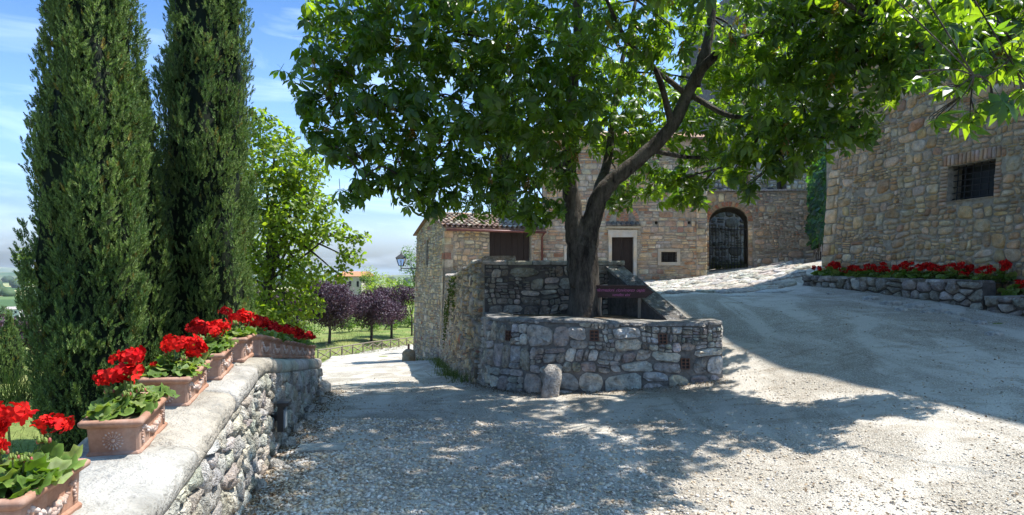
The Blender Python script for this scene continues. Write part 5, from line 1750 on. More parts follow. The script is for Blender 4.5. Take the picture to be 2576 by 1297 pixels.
rs = np.random.RandomState(41)
for i, (px, d, r) in enumerate(((650, 66, 1.9), (710, 68, 2.0), (770, 66, 1.8), (880, 72, 1.8), (925, 74, 1.7), (965, 76, 1.6), (1010, 80, 1.5), (1035, 78, 1.3))):
    x = (px - 1288) / F * d; z = gz(x, d)
    bl = [((x + rs.uniform(-1.3, 1.3), d + rs.uniform(-1, 1), z + rs.uniform(.5, 1.5)), r * rs.uniform(.45, .65)) for k in range(6)]
    cloud_tree('hedge_shrub', (x, d, z), bl, None, 'leafy green hedge shrub behind the plum trees, ' + ['leftmost', 'second from left', 'third from left', 'fourth from left', 'fifth from left', 'sixth from left', 'last but one on the right', 'rightmost, by the house corner'][i], 'shrub', .24, 190, M['leaf_bright'], (.045, .085, .018), (.085, .135, .03), 400 + i, 'hedge shrubs behind the plum trees', .7, False, .5, .06)
def round_tree(name, px, d, ytop, wpx, label, ca, cb, seed, leafL=.4, n_per=60, nb=14, cat='tree', ybase=None, mat='leaf_bright', group=None):
    rs = np.random.RandomState(seed)
    x = (px - 1288) / F * d; z = gz(x, d); top = EYE + (690 - ytop) / F * d; w = wpx / F * d
    h = top - z
    bl = []
    for k in range(nb):
        a = rs.uniform(0, 6.28); t_ = rs.uniform(.35, .9); ww = w / 2 * math.sin(math.pi * min(1, t_ * .85 + .12)) * rs.random() ** .5
        bl.append(((x + math.cos(a) * ww, d + math.sin(a) * ww * .7, z + h * t_), w * rs.uniform(.15, .24)))
    return cloud_tree(name, (x, d, z), bl, None, label, cat, leafL, n_per, M[mat], ca, cb, seed, group, .7, True, .5, .02 * h + .05, .05, (x, d, z + h * .55))
round_tree('locust_tree', 955, 105, 672, 120, 'yellow green locust tree behind the plum trees, left of the lantern', (.13, .18, .025), (.21, .25, .05), 321, .35, 50)
round_tree('oak_tree', 925, 125, 690, 70, 'dark green tree beside the orange roofed farmhouse', (.035, .065, .018), (.06, .10, .025), 322, .45, 45)
round_tree('tall_ash_tree', 1046, 85, 590, 110, 'tall airy green tree standing behind the wall lantern', (.05, .10, .04), (.10, .16, .06), 323, .3, 60, 20)
round_tree('roadside_tree', 1020, 90, 700, 90, 'bushy mid green tree next to the small house corner', (.05, .09, .03), (.09, .14, .04), 324, .35, 60)
round_tree('young_locust_tree', 1036, 70, 745, 40, 'small light green tree at the edge of the small house', (.10, .16, .03), (.16, .21, .05), 325, .25, 80, 9)
round_tree('pine_tree', 1312, 46, 500, 120, 'dark pine crown above the right part of the tiled roof', (.018, .035, .015), (.035, .06, .022), 326, .3, 90, 14)
# valley trees
for i, (px, d, yt, wp_, lab) in enumerate(((8, 330, 768, 46, 'round dark tree standing left of the white farmhouse'), (58, 420, 762, 30, 'low tree to the right of the white farmhouse'), (74, 400, 768, 26, 'bushy tree at the field edge near the cypress'))):
    round_tree('field_tree', px, d, yt, wp_, lab, (.03, .055, .016), (.055, .085, .024), 330 + i, 1.3, 6, 12)
# ------------------------------------------------------------------ ivy
iv = thing('ivy', (12, 24.5, 2.4), 'dense dark green ivy curtain climbing the wall left of the big building', 'plant')
rs = np.random.RandomState(51)
N = 2600
uu = rs.random(N) * ip.L; vv = 2.7 + rs.random(N) * 3.6
keep = vv > 2.5 + .5 * np.sin(uu * 1.3) * .6 + .4
uu, vv = uu[keep], vv[keep]; N = len(uu)
pos = np.array([ip(a, b, .05 + .28 * abs(mnoise.noise((a * .9, b * .9, 2))) + .12 * r) for a, b, r in zip(uu, vv, rs.random(N))])
nrm = np.repeat([[-.9, -.3, .35]], N, 0)
tv, tf = np.array(leaflet(.26, .2, 0, .1, .3)[0]), leaflet(.26, .2, 0, .1, .3)[1]
v, f, q = scatter(tv, tf, pos, rand_rots(rs, N, nrm, .35), rs.uniform(.6, 1.2, N), tints(rs, N, (.010, .040, .014), (.022, .070, .024)))
link('leaves', np_mesh('leaves', v, f, M['leaf_chestnut'], q), iv)
m = MB()
for k in range(9):
    u = ip.L * (k + .5) / 9
    m.tube([ip(u, 2.0, .03), ip(u + .2, 3.2, .06), ip(u - .1, 4.6, .06), ip(u + .1, 5.8, .05)], [.03, .025, .02, .01], 5)
m.build('stems', M['bark'], iv)
# ------------------------------------------------------------------ terracotta boxes and geraniums
rng = random.Random(77); rs = np.random.RandomState(77)
BLN, BWD, BHT = .44, .25, .195
def rect_ring(hw, hl, z, c=.012):
    return [(-hw + c, -hl, z), (hw - c, -hl, z), (hw, -hl + c, z), (hw, hl - c, z), (hw - c, hl, z), (-hw + c, hl, z), (-hw, hl - c, z), (-hw, -hl + c, z)]
def loft(profile, cap_bottom=True, cap_top=False):
    m = MB(); vs = []
    for off, z in profile: vs += rect_ring(BWD / 2 + off, BLN / 2 + off, z)
    k = len(profile)
    fs = [(i * 8 + j, i * 8 + (j + 1) % 8, (i + 1) * 8 + (j + 1) % 8, (i + 1) * 8 + j) for i in range(k - 1) for j in range(8)]
    if cap_bottom: fs.append(tuple(range(7, -1, -1)))
    if cap_top: fs.append(tuple((k - 1) * 8 + j for j in range(8)))
    return m.add(vs, fs)
pb = thing('planter_box', (0, 0, 0), 'x', 'planter', 'terracotta boxes on the garden wall')
loft([(-.013, .026), (-.009, .148), (-.006, .150)]).build('body', M['terracotta'], pb, False, None, False)
loft([(-.004, .0), (-.002, .018), (-.006, .025), (-.014, .030)]).build('base_moulding', M['terracotta'], pb, False, None, False)
loft([(-.012, .146), (-.004, .152), (.004, .158), (.016, .166), (.020, .176), (.019, .187), (.010, .194), (-.004, .195), (-.016, .190), (-.022, .172)], False).build('rim', M['terracotta'], pb, True, None, False)
loft([(-.022, .168), (-.023, .170)], False, True).build('soil', M['soil'], pb, False, None, False)
for sgn in (-1, 1):                                  # rosettes on the short ends
    m = MB(); yb = sgn * (BLN / 2 - .011)
    for k in range(16):
        a = 2 * math.pi * k / 16
        for r0, r1, w, hgt in ((.012, .036, .005, .005), (.036, .050, .0085, .006)):
            rm = (r0 + r1) / 2
            m.blob((math.cos(a) * rm, yb, .086 + math.sin(a) * rm), ((r1 - r0) / 2, .006, w * .62), None, 0, None, Matrix.Rotation(-a, 3, 'Y'))
    m.blob((0, yb, .086), (.012, .009, .012))
    m.build('rosette', M['relief'], pb, True, None, False)
for sgn in (-1, 1):                                  # fruit swags on the long sides
    m = MB(); xb = sgn * (BWD / 2 - .010)
    for k in range(34):
        t_ = rng.uniform(-1, 1); r = (1 - abs(t_) * .6) * .016 + .004
        y = t_ * .135; z = .072 + .052 * t_ * t_ + rng.uniform(-.016, .016) * (1 - abs(t_) * .6)
        m.blob((xb, y, z), (.011 + r * .4, r * rng.uniform(.7, 1), r * rng.uniform(.7, 1)), rng, .15)
    for e in (-1, 1):
        for k in range(7):
            m.blob((xb, e * (.158 + rng.uniform(-.008, .008)), .125 - k * .012), (.009, .010 - abs(k - 3) * .001, .009), rng, .2)
    m.build('swag', M['relief'], pb, True, None, False)

# geranium pieces
def ger_leaf(seed, r=.05):
    rg = random.Random(seed); n = 14; V = [(0, 0, -.012)]; Fc = []
    for ring, k in ((1, .55), (2, 1.0)):
        for i in range(n):
            a = R(18) + R(324) * i / (n - 1)
            rr = r * k * (1 + (.10 if i % 2 else -.06) * (ring - 1)) * (1 + rg.uniform(-.05, .05))
            z = (.010 if ring == 1 else (.004 + .010 * (i % 2) + rg.uniform(-.008, .006)))
            V.append((math.cos(a) * rr, math.sin(a) * rr, z))
    for i in range(n - 1):
        Fc += [(0, 1 + i, 2 + i), (1 + i, 1 + n + i, 2 + n + i), (1 + i, 2 + n + i, 2 + i)]
    return np.array(V), np.array(Fc)
GL = []
for s_ in range(4):
    v, f = ger_leaf(s_)
    for c_ in ((.15, .23, .042), (.10, .17, .03), (.21, .265, .07)):
        tn_ = np.repeat(np.array([c_]), len(v), 0)
        tn_[1:15] *= .62; tn_[0] *= .9
        GL.append(np_mesh('leaf', v, f, M['leaf_geranium'], tn_, True))
def ger_head(seed, r=.058, nf=26):
    rs_ = np.random.RandomState(seed); P = []
    pv, pf = [], []
    for k in range(5):                                # floret with five rounded petals
        a = 2 * math.pi * k / 5
        c, s = math.cos(a), math.sin(a)
        b = len(pv); q = [(0, 0, 0), (.012, -.009, .003), (.022, -.008, .001), (.026, 0, -.004), (.022, .008, .001), (.012, .009, .003)]
        pv += [(x * c - y * s, x * s + y * c, z) for x, y, z in q]
        pf += [(b, b + 1, b + 2), (b, b + 2, b + 3), (b, b + 3, b + 4), (b, b + 4, b + 5)]
    d = rs_.normal(0, 1, (nf, 3)); d[:, 2] = np.abs(d[:, 2]) * .9 - .35; d /= np.linalg.norm(d, axis=1, keepdims=True)
    pos = d * r * rs_.uniform(.5, 1.18, (nf, 1)) * np.array([1, 1, .78])
    return scatter(pv, pf, pos, rand_rots(rs_, nf, d, .45), rs_.uniform(.7, 1.3, nf), tints(rs_, nf, (.42, .004, .008), (.80, .03, .02)))
GH = []
for s_ in range(4):
    v, f, q = ger_head(s_)
    GH.append(np_mesh('flower_head', v, f, M['petal'], q))
GHd = []
for s_ in range(2):
    v, f, q = ger_head(9 + s_); GHd.append(np_mesh('flower_head', v, f, M['petal'], q * np.array([[.62, .7, 1.0]])))
bv = MB()
for k in range(14):
    a = k * 2.4; bv.blob((math.cos(a) * .016 * (k % 3) * .6, math.sin(a) * .016 * (k % 3) * .6, .004 * (k % 4)), (.006, .006, .010), None, 0, (.22, .26, .07) if k % 4 else (.45, .14, .12))
BUD = bv.mesh('bud_cluster', M['leaf_geranium'])
def geranium(heads, nleaf, ext, hgt, seed, buds=1, big=1.0, name='geranium'):
    """plant in local coordinates: ext = half sizes of the clump, heads = (x,y,z,scale)"""
    rg = random.Random(seed)
    th = thing(name, (0, 0, 0), 'x', 'plant')
    st = MB()
    for i in range(nleaf):
        x, y = rg.uniform(-1, 1) * ext[0], rg.uniform(-1, 1) * ext[1]
        e = max(abs(x) / ext[0], abs(y) / ext[1])
        z = hgt * rg.uniform(.35, 1.0) * (1 - .55 * e ** 3)
        mt = Matrix.Translation((x, y, z)) @ Matrix.Rotation(rg.uniform(0, 6.28), 4, 'Z') @ Matrix.Rotation(rg.uniform(-.2, .9), 4, 'Y') @ Matrix.Rotation(rg.uniform(-.5, .5), 4, 'X') @ Matrix.Scale(rg.uniform(.65, 1.2) * big, 4)
        link('leaf', GL[rg.randrange(12)], th, False, mt)
        st.tube([(x * .4, y * .6, 0), (x * .7, y * .85, z * .7), (x, y, z - .004)], [.004, .003, .002], 5, (.12, .16, .04))
    for x, y, z, s_ in heads:
        src = rg.choice(GH) if rg.random() < .7 else rg.choice(GHd)
        link('flower_head', src, th, False, Matrix.Translation((x, y, z)) @ Matrix.Rotation(rg.uniform(0, 6), 4, 'Z') @ Matrix.Scale(s_, 4))
        st.tube([(x * .5, y * .7, 0), (x * .8, y * .9, z * .5), (x, y, z - .02)], [.005, .0045, .004], 5, (.16, .19, .06))
    for k in range(buds):
        x, y, z = rg.uniform(-1, 1) * ext[0] * .8, rg.uniform(-1, 1) * ext[1] * .8, hgt * rg.uniform(1.1, 1.7)
        link('bud_cluster', BUD, th, False, Matrix.Translation((x, y, z)) @ Matrix.Scale(rg.uniform(.8, 1.3), 4))
        st.tube([(x * .5, y * .6, 0), (x, y, z)], [.005, .0035], 5, (.16, .19, .06))
    st.build('stems', M['leaf_geranium'], th, False, None, False)
    return th

bx_d = [2.33, 3.33, 4.03, 4.60, 5.14, 5.72, 6.26, 6.80, 7.34, 7.88, 8.42, 8.94, 9.40]
bx_off = [.20, .19, .16, .12, .08, .05, .04, .04, .04, .04, .04, .04, .03]
ordn = ['nearest the viewer', 'second from the near end', 'third from the near end', 'fourth from the near end', 'fifth, on the highest point', 'sixth, just past the crest',
        'seventh, in the shaded stretch', 'eighth, in the shaded stretch', 'ninth, in the shaded stretch', 'tenth, in the shaded stretch', 'eleventh, third from the far end', 'twelfth, last but one', 'last one at the far wall end']
flowers = [
    [(-.04, .02, .225, 1.1), (-.08, -.09, .20, 1.1), (-.02, -.14, .16, 1.0), (.02, .19, .15, .95), (-.12, .05, .22, 1.0)],
    [(-.02, .0, .155, 1.45), (-.01, .06, .245, 1.15), (-.11, -.02, .15, .75)],
    [(-.02, -.02, .15, 1.25), (.05, .08, .14, 1.1), (.09, .06, .09, 1.0), (-.10, -.13, .06, .35)],
    [(-.06, -.06, .16, 1.2), (.02, -.02, .13, 1.3), (.06, .12, .14, 1.0)],
    [(-.04, -.10, .20, .75), (.05, .05, .14, 1.3), (.0, .12, .13, .9)],
]
for i, d in enumerate(bx_d):
    root = pb if i == 0 else copy_thing(pb)
    x = wall_x(d) - bx_off[i] - BWD / 2 - .02
    z = wall_top(d) + .006
    sl = (wall_top(d + .2) - wall_top(d - .2)) / .4
    root.location = (x, d, z)
    root.rotation_euler = (math.atan(sl), 0, wa + rng.uniform(-.05, .05))
    root['label'] = 'terracotta box with rosette ends on the garden wall, ' + ordn[i]
    fl = [(a, b, c + .02, e * 1.0) for a, b, c, e in flowers[i]] if i < 5 else [(rng.uniform(-.05, .07), rng.uniform(-.16, .16), rng.uniform(.10, .19), rng.uniform(.9, 1.25)) for k in range(4)]
    g_ = geranium(fl, 56 if i < 5 else 30, (.135, .20), .085, 900 + i, 4 if i < 5 else 1)
    g_.location = (x, d, z + .170)
    g_.rotation_euler = root.rotation_euler
    g_['label'] = 'red geranium growing in the wall box ' + ordn[i].replace(',', '')
    g_['group'] = 'geraniums in the wall boxes'

# bed geraniums
kinds = []
for k in range(4):
    rg = random.Random(700 + k)
    heads = [(rg.uniform(-.16, .16), rg.uniform(-.16, .16), rg.uniform(.22, .33), rg.uniform(.85, 1.2)) for q in range(4)]
    kinds.append(geranium(heads, 22, (.20, .20), .22, 700 + k, 1, 1.35, 'bed_geranium'))
used = set()
def place_bed(x, y, z, label, group):
    k = rng.randrange(4)
    r_ = kinds[k] if k not in used else copy_thing(kinds[k])
    used.add(k)
    r_.location = (x, y, z); r_.rotation_euler = (0, 0, rng.uniform(0, 6.28))
    s_ = rng.uniform(.62, 1.15); r_.scale = (s_, s_, s_)
    r_['label'] = label; r_['group'] = group
ORD = ['first', 'second', 'third', 'fourth', 'fifth', 'sixth', 'seventh', 'eighth', 'ninth', 'tenth', 'eleventh', 'twelfth', 'thirteenth', 'fourteenth', 'fifteenth']
n = 15
for i in range(n):
    u = .2 + (b1.L - .45) * i / (n - 1)
    for o_ in (.36, .66):
        q = b1(u + rng.uniform(-.08, .08), 0, -o_ + rng.uniform(-.06, .06))
        place_bed(q[0], q[1], z1(u) - .05, 'red geranium, %s row of the upper bed, %s from its left end' % ('front' if o_ < .5 else 'back', ORD[i]), 'geraniums of the upper bed')
for i in range(6):
    u = .25 + (b2.L - .5) * i / 5
    for o_ in (.40, .78):
        q = b2(u + rng.uniform(-.08, .08), 0, -o_ + rng.uniform(-.06, .06))
        place_bed(q[0], q[1], z2(u) - .05, 'red geranium, %s row of the lower bed, %s from its left end' % ('front' if o_ < .6 else 'back', ORD[i]), 'geraniums of the lower bed')
for k in range(4):
    if k not in used: bpy.data.objects.remove(kinds[k])

# ------------------------------------------------------------------ direction sign
sa = W(1492, 735, 9.95); sb = W(1628, 738, 9.75)
sdir = Vector((sb.x - sa.x, sb.y - sa.y, 0)); SL = sdir.length; sang = math.atan2(sdir.y, sdir.x)
sg = thing('direction_sign', (sa.x, sa.y, sa.z), 'arrow shaped dark wooden sign with faded pink lettering in front of the trunk', 'sign', None, sang)
hh = .088
outl = [(0, -hh), (SL - .02, -hh), (SL + .10, .0), (SL - .02, hh), (0, hh)]
m = MB(); vs = [(x, -.018, z) for x, z in outl] + [(x, .018, z) for x, z in outl]
m.add(vs, [(0, 1, 2, 3, 4), (9, 8, 7, 6, 5)] + [(i, 5 + i, 5 + (i + 1) % 5, (i + 1) % 5) for i in range(5)])
m.build('board', M['sign_wood'], sg, False, None, False)
MB().box((SL / 2, -.026, hh + .008), (SL + .02, .05, .022)).build('top_batten', M['sign_wood'], sg, False, None, False)
for x in (.10, SL - .12):
    MB().tube([(x, .04, -.62), (x, .04, hh - .02)], .028, 8, None, True, .08, rng).build('post', M['old_wood'], sg, False, None, False)
dg = bpy.context.evaluated_depsgraph_get()
for txt, cx, cz, size in (('informazioni  ricevimento  ospiti', SL * .50, .030, .070), ('vendita vini', SL * .52, -.042, .066)):
    cu = bpy.data.curves.new('lettering', 'FONT'); cu.body = txt; cu.size = size; cu.shear = .35; cu.align_x = 'CENTER'; cu.align_y = 'CENTER'; cu.extrude = .0012; cu.space_character = .92
    ob = bpy.data.objects.new('tmp', cu); COL.objects.link(ob); dg.update()
    me = bpy.data.meshes.new_from_object(ob.evaluated_get(dg)); bpy.data.objects.remove(ob)
    w_ = max(v.co.x for v in me.vertices) - min(v.co.x for v in me.vertices)
    k = min(1, (SL * .92) / w_)
    for v in me.vertices: v.co = Vector((cx + v.co.x * k, -.0205 - v.co.z, cz + v.co.y))
    me.materials.clear(); me.materials.append(M['sign_paint'])
    link('lettering', me, sg, False)

# ------------------------------------------------------------------ wall lantern
lq = W(1009, 655, 31.0)
lw = thing('wall_lantern', (lq.x, lq.y, lq.z), 'black iron lantern with glass panes on a bracket from the small house', 'lantern')
hx = gp(.25, 2.0)
MB().tube([(lq.x, lq.y, lq.z - .40), (hx[0], hx[1], lq.z - .40)], .022, 6).tube([(lq.x, lq.y, lq.z - .52), (lq.x, lq.y, lq.z - .30)], .025, 6).build('bracket', M['iron'], lw)
def sq(r, z): return [(lq.x - r, lq.y - r, lq.z + z), (lq.x + r, lq.y - r, lq.z + z), (lq.x + r, lq.y + r, lq.z + z), (lq.x - r, lq.y + r, lq.z + z)]
m = MB()
a, b = sq(.10, -.28), sq(.21, .10)
for i in range(4): m.tube([a[i], b[i]], .014, 5)
for rr, zz in ((.10, -.28), (.21, .10)):
    s_ = sq(rr, zz)
    for i in range(4): m.tube([s_[i], s_[(i + 1) % 4]], .014, 5)
m.build('frame', M['iron'], lw)
a, b = sq(.095, -.275), sq(.205, .095)
MB().add(a + b, [(i, (i + 1) % 4, 4 + (i + 1) % 4, 4 + i) for i in range(4)]).build('glass', M['lamp_glass'], lw)
a, b = sq(.25, .105), sq(.07, .27)
MB().add(a + b, [(i, (i + 1) % 4, 4 + (i + 1) % 4, 4 + i) for i in range(4)] + [(4, 5, 6, 7), (3, 2, 1, 0)]).build('cap', M['iron'], lw)
MB().tube([(lq.x, lq.y, lq.z + .27), (lq.x, lq.y, lq.z + .33), (lq.x, lq.y, lq.z + .46)], [.06, .025, .008], 6).build('finial', M['iron'], lw)
MB().tube([(lq.x, lq.y, lq.z - .25), (lq.x, lq.y, lq.z - .08), (lq.x, lq.y, lq.z + .02)], [.035, .05, .02], 7).build('bulb', M['lamp_glass'], lw)

# ------------------------------------------------------------------ rustic fence
fe = thing('rustic_fence', (-12, 55, -5), 'rustic wooden pole fence with crossed braces between road and meadow', 'fence')
fpts = [W(800, 905, 47), W(1042, 866, 62)]
NP = 11; P0 = []
for i in range(NP):
    t_ = i / (NP - 1)
    p = fpts[0].lerp(fpts[1], t_); z = zt(p.x, p.y) - .02
    P0.append(Vector((p.x, p.y, z)))
    MB().tube([(p.x, p.y, z - .2), (p.x, p.y, z + .86)], .055, 7, None, True, .1, rng).build('post', M['old_wood'], fe)
for i in range(NP - 1):
    a, b = P0[i], P0[i + 1]; U = Vector((0, 0, 1))
    MB().tube([a + U * .84 + Vector((0, -.03, 0)), b + U * .84 + Vector((0, -.03, 0))], .05, 7, None, True, .1, rng).build('rail', M['old_wood'], fe)
    MB().tube([a + U * .12, b + U * .74], .04, 6, None, True, .1, rng).build('brace', M['old_wood'], fe)
    MB().tube([a + U * .74 + Vector((0, -.07, 0)), b + U * .12 + Vector((0, -.07, 0))], .04, 6, None, True, .1, rng).build('brace', M['old_wood'], fe)

# info panel beyond the boxes
q = W(752, 868, 20)
ipn = thing('info_board', (q.x, q.y, q.z), 'dark framed information board on a steel post behind the last flower boxes', 'board')
MB().box((q.x, q.y, q.z), (.56, .03, .52)).build('frame', M['black_plastic'], ipn)
MB().box((q.x, q.y - .02, q.z), (.48, .012, .44)).build('panel', M['panel_face'], ipn)
MB().tube([(q.x, q.y + .05, q.z - 1.6), (q.x, q.y + .05, q.z + .25)], .03, 8).build('post', M['iron'], ipn)

# meadow marker posts with wire
ms = thing('wire_fence', (-17, 58, -4.5), 'thin low wire strung between two posts on the meadow', 'fence')
a, b = W(820, 862, 52), W(862, 868, 52)
a.z = zt(a.x, a.y); b.z = zt(b.x, b.y)
for p in (a, b): MB().tube([p, p + Vector((0, 0, .75))], .03, 5).build('post', M['old_wood'], ms)
MB().tube([a + Vector((0, 0, .7)), (a + b) / 2 + Vector((0, 0, .6)), b + Vector((0, 0, .7))], .012, 4).build('wire', M['iron'], ms)

# ------------------------------------------------------------------ far houses
def far_house(px, py, d, w, h, dd, roofh, label, wall, roof, nw, ang=0.0):
    q = W(px, py, d); q.z = zt(q.x, q.y)
    base_z = EYE + (690 - py) / F * d
    th = thing('farmhouse', (q.x, q.y, base_z), label, 'house', None, ang)
    MB().box((0, 0, (h - 4) / 2), (w, dd, h + 4)).build('wall', M[wall], th, False, None, False)
    e = .5
    vs = [(-w / 2 - e, -dd / 2 - e, h), (w / 2 + e, -dd / 2 - e, h), (w / 2 + e, dd / 2 + e, h), (-w / 2 - e, dd / 2 + e, h), (-w / 2 - e, 0, h + roofh), (w / 2 + e, 0, h + roofh)]
    MB().add(vs, [(0, 1, 5, 4), (2, 3, 4, 5), (1, 2, 5), (3, 0, 4), (3, 2, 1, 0)]).build('roof', M[roof], th, False, None, False)
    for i in range(nw):
        x = -w / 2 + w * (i + .5) / nw
        MB().box((x, -dd / 2 - .03, h * .55), (w / nw * .28, .1, h * .32)).build('window', M['void'], th, False, None, False)
far_house(896, 738, 150, 5.5, 4.0, 7, 1.1, 'distant farmhouse with orange tiled roof between walnut leaves and locust tree', 'plaster', 'roof_far', 3, -.15)
far_house(33, 795, 430, 8, 4.6, 8, 1.6, 'white farm building far off in the valley', 'white_plaster', 'roof_grey', 2, .5)
far_house(46, 797, 450, 10, 3.4, 6, 1.2, 'long low shed next to the white farm building', 'plaster', 'roof_grey', 2, .2)

# ------------------------------------------------------------------ far woods and hills
rs = np.random.RandomState(61)
pos, r = [], []
for k in range(900):
    d = math.exp(rs.uniform(math.log(520), math.log(3200))); u = rs.uniform(-.95, .1)
    x, y = u * d, d
    nz = mnoise.noise((x * .0021, y * .0035, 3))
    if nz < .12: continue
    s_ = 6 + d * .006 * rs.uniform(.6, 1.2)
    pos.append((x, y, float(zfar(np.array(x), np.array(y))) + s_ * .45)); r.append(s_)
pos = np.array(pos); r = np.array(r); N = len(pos)
tv = np.array([tuple(p) for p in ICO_V]); tf = np.array(ICO_F)
v, f, q = scatter(tv, tf, pos, rand_rots(rs, N, np.repeat([[0, 0, 1.]], N, 0), .1), np.stack([r, r, r * .8], -1), tints(rs, N, (.025, .05, .018), (.05, .08, .028)))
v = v + rs.normal(0, 1.0, v.shape)
o = link('far_woods', np_mesh('far_woods', v, f, M['leaf_cypress'], q)); o['kind'] = 'stuff'
def ridge(d, depth, prof_fn, x0, x1, n, name='hills'):
    xs_ = np.linspace(x0, x1, n); ds = np.linspace(0, 1, 14)
    X, T_ = np.meshgrid(xs_, ds)
    H = np.array([[prof_fn(x) for x in xs_]]) * np.sin(np.pi * np.clip(T_, 0, 1) ** .8)
    nz = np.array([[mnoise.fractal((x * .0009, t * depth * .0009, d), 1.0, 2.0, 4) for x in xs_] for t in ds])
    Z = -34 + np.maximum(H * (1 + .35 * nz), 0)
    grid_obj(name, X, d + T_ * depth, Z, M['hill'])
ridge(4200, 2200, lambda x: max(0, float(np.interp(x / 4200, [-1.6, -.85, -.5, -.3, .4], [64, 52, 34, 24, 40]))) + 8 * mnoise.noise((x * .0009, 1, 0)), -7500, 3000, 160)
ridge(7500, 3500, lambda x: max(0, float(np.interp(x / 7500, [-1.6, -.85, -.7, -.5, -.35, -.28, .6], [120, 112, 98, 70, 34, 10, 90]))) + 9 * mnoise.noise((x * .0012, 2, 0)), -11500, 6000, 200)

# summer haze over the valley
hz = MB().box((0, 0, 0), (24600, 24600, 146)).build('haze', None, None)
hz.location = (0, 5900, 73 - 37)
t = bpy.data.materials.new('haze_air'); t.use_nodes = True; t.node_tree.nodes.clear()
ho = t.node_tree.nodes.new('ShaderNodeOutputMaterial'); hv = t.node_tree.nodes.new('ShaderNodeVolumePrincipled')
hv.inputs['Color'].default_value = (.84, .94, 1.0, 1); hv.inputs['Density'].default_value = 5.5e-5; hv.inputs['Anisotropy'].default_value = 0.2
t.node_tree.links.new(hv.outputs[0], ho.inputs['Volume'])
hz.data.materials.append(t); hz['kind'] = 'stuff'

# ------------------------------------------------------------------ upper paving, steps, slabs, loose stones
rng = random.Random(131)
pav = bpy.data.objects.new('stone_paving', None); COL.objects.link(pav); pav.location = (6, 20, 1.2); pav['kind'] = 'structure'
region = [(3.0, 14.0), (4.6, 14.6), (6.2, 15.3), (7.2, 16.0), (7.9, 17.2), (9.3, 20), (12.5, 27.5), (9.2, 28.6), (1.5, 28.2), (2.0, 20)]
def inside(p, poly):
    c = False; n = len(poly)
    for i in range(n):
        a, b = poly[i], poly[i - 1]
        if (a[1] > p[1]) != (b[1] > p[1]) and p[0] < (b[0] - a[0]) * (p[1] - a[1]) / (b[1] - a[1]) + a[0]: c = not c
    return c
polys = stones_voronoi(12, lambda u: 13.5, lambda u: 28.8, .42, .36, rng, .03, (), 1.0)
cells = [p for p in polys if inside((sum(q[0] for q in p) / len(p), sum(q[1] for q in p) / len(p)), region)]
PX = np.array([[q[0] for q in p][0] for p in cells]); PY = np.array([[q[1] for q in p][0] for p in cells])
def pmap(u, v, w=0.0): return (u, v, zy(u, v) + w)
items = sorted(cells, key=lambda p: -area(p) / (sum(q[1] for q in p) / len(p)) ** 3)
rest = MB()
zc = zyard(np.array([p[0][0] for p in items]), np.array([p[0][1] for p in items]))
for k, p in enumerate(items):
    cu = sum(q[0] for q in p) / len(p); cv = sum(q[1] for q in p) / len(p)
    z0 = zy(cu, cv); gx_ = (zy(cu + .2, cv) - z0) / .2; gy_ = (zy(cu, cv + .2) - z0) / .2
    mp = lambda u, v, w=0.0: (u, v, z0 + (u - cu) * gx_ + (v - cv) * gy_ + w)
    vs, fs = stone_geo(p, mp, .045 * rng.uniform(.6, 1.4), rng, .35, .2, .03, .2)
    tint = pick([(4, (.40, .37, .32)), (3, (.46, .43, .38)), (1, (.33, .29, .24))], rng)
    if k < MAXPARTS: MB().add(vs, fs, tint).build('paving_stone', M['rubble'], pav, True)
    else: rest.add(vs, fs, tint)
if rest.v: rest.build('paving_stones', M['rubble'], pav, True, 'stuff')

def kerb(name, label, a, b, n, wdt, hgt):
    th = thing(name, ((a[0] + b[0]) / 2, (a[1] + b[1]) / 2, 1.5), label, 'step')
    pth = Path([a, b])
    for i in range(n):
        u0_, u1_ = pth.L * i / n + .012, pth.L * (i + 1) / n - .012
        vs = []
        for w in (-wdt, 0):
            for u in (u0_, u1_):
                q = pth(u, 0, w + rng.uniform(-.03, .03)); z = zy(q[0], q[1])
                vs += [(q[0], q[1], z - .1), (q[0], q[1], z + hgt + rng.uniform(-.02, .02))]
        MB().add(vs, [(0, 2, 3, 1), (4, 5, 7, 6), (1, 3, 7, 5), (0, 1, 5, 4), (2, 6, 7, 3)], pick([(1, (.40, .38, .34)), (1, (.34, .31, .27))], rng)).build('step_stone', M['rubble'], th)
kerb('stone_step', 'lower worn stone step crossing the paving below the gate', (7.6, 25.6), (8.75, 19.0), 11, .35, .10)
kerb('stone_step', 'upper worn stone step right at the foot of the iron gate', (9.1, 28.9), (10.6, 23.0), 10, .35, .12)

def flat_stone(name, x, y, w, l, h, label, cat, seed, rz=0, group=None, mat='coping', tint=(.48, .47, .44), n=7):
    rg = random.Random(seed)
    z = zy(x, y)
    gx_ = (zy(x + .15, y) - zy(x - .15, y)) / .3; gy_ = (zy(x, y + .15) - zy(x, y - .15)) / .3
    poly = []
    for i in range(n):
        a = 2 * math.pi * i / n + rg.uniform(-.25, .25)
        k = rg.uniform(.8, 1.1)
        px_, py_ = math.cos(a) * w / 2 * k, math.sin(a) * l / 2 * k
        poly.append((x + px_ * math.cos(rz) - py_ * math.sin(rz), y + px_ * math.sin(rz) + py_ * math.cos(rz)))
    mp = lambda u, v, ww=0.0: (u, v, z + (u - x) * gx_ + (v - y) * gy_ + ww)
    vs, fs = stone_geo(poly, mp, h, rg, .3, .15, .05, .2)
    o = MB().add([(a - x, b - y, c - z) for a, b, c in vs], fs, tint).build(name, M[mat], None, True)
    o.location = (x, y, z)
    return setp(o, label, cat, group)
flat_stone('paving_slab', 6.15, 14.9, 1.25, .75, .03, 'broad pale slab lying at the corner of the paving by the bed wall', 'slab', 1, .5)
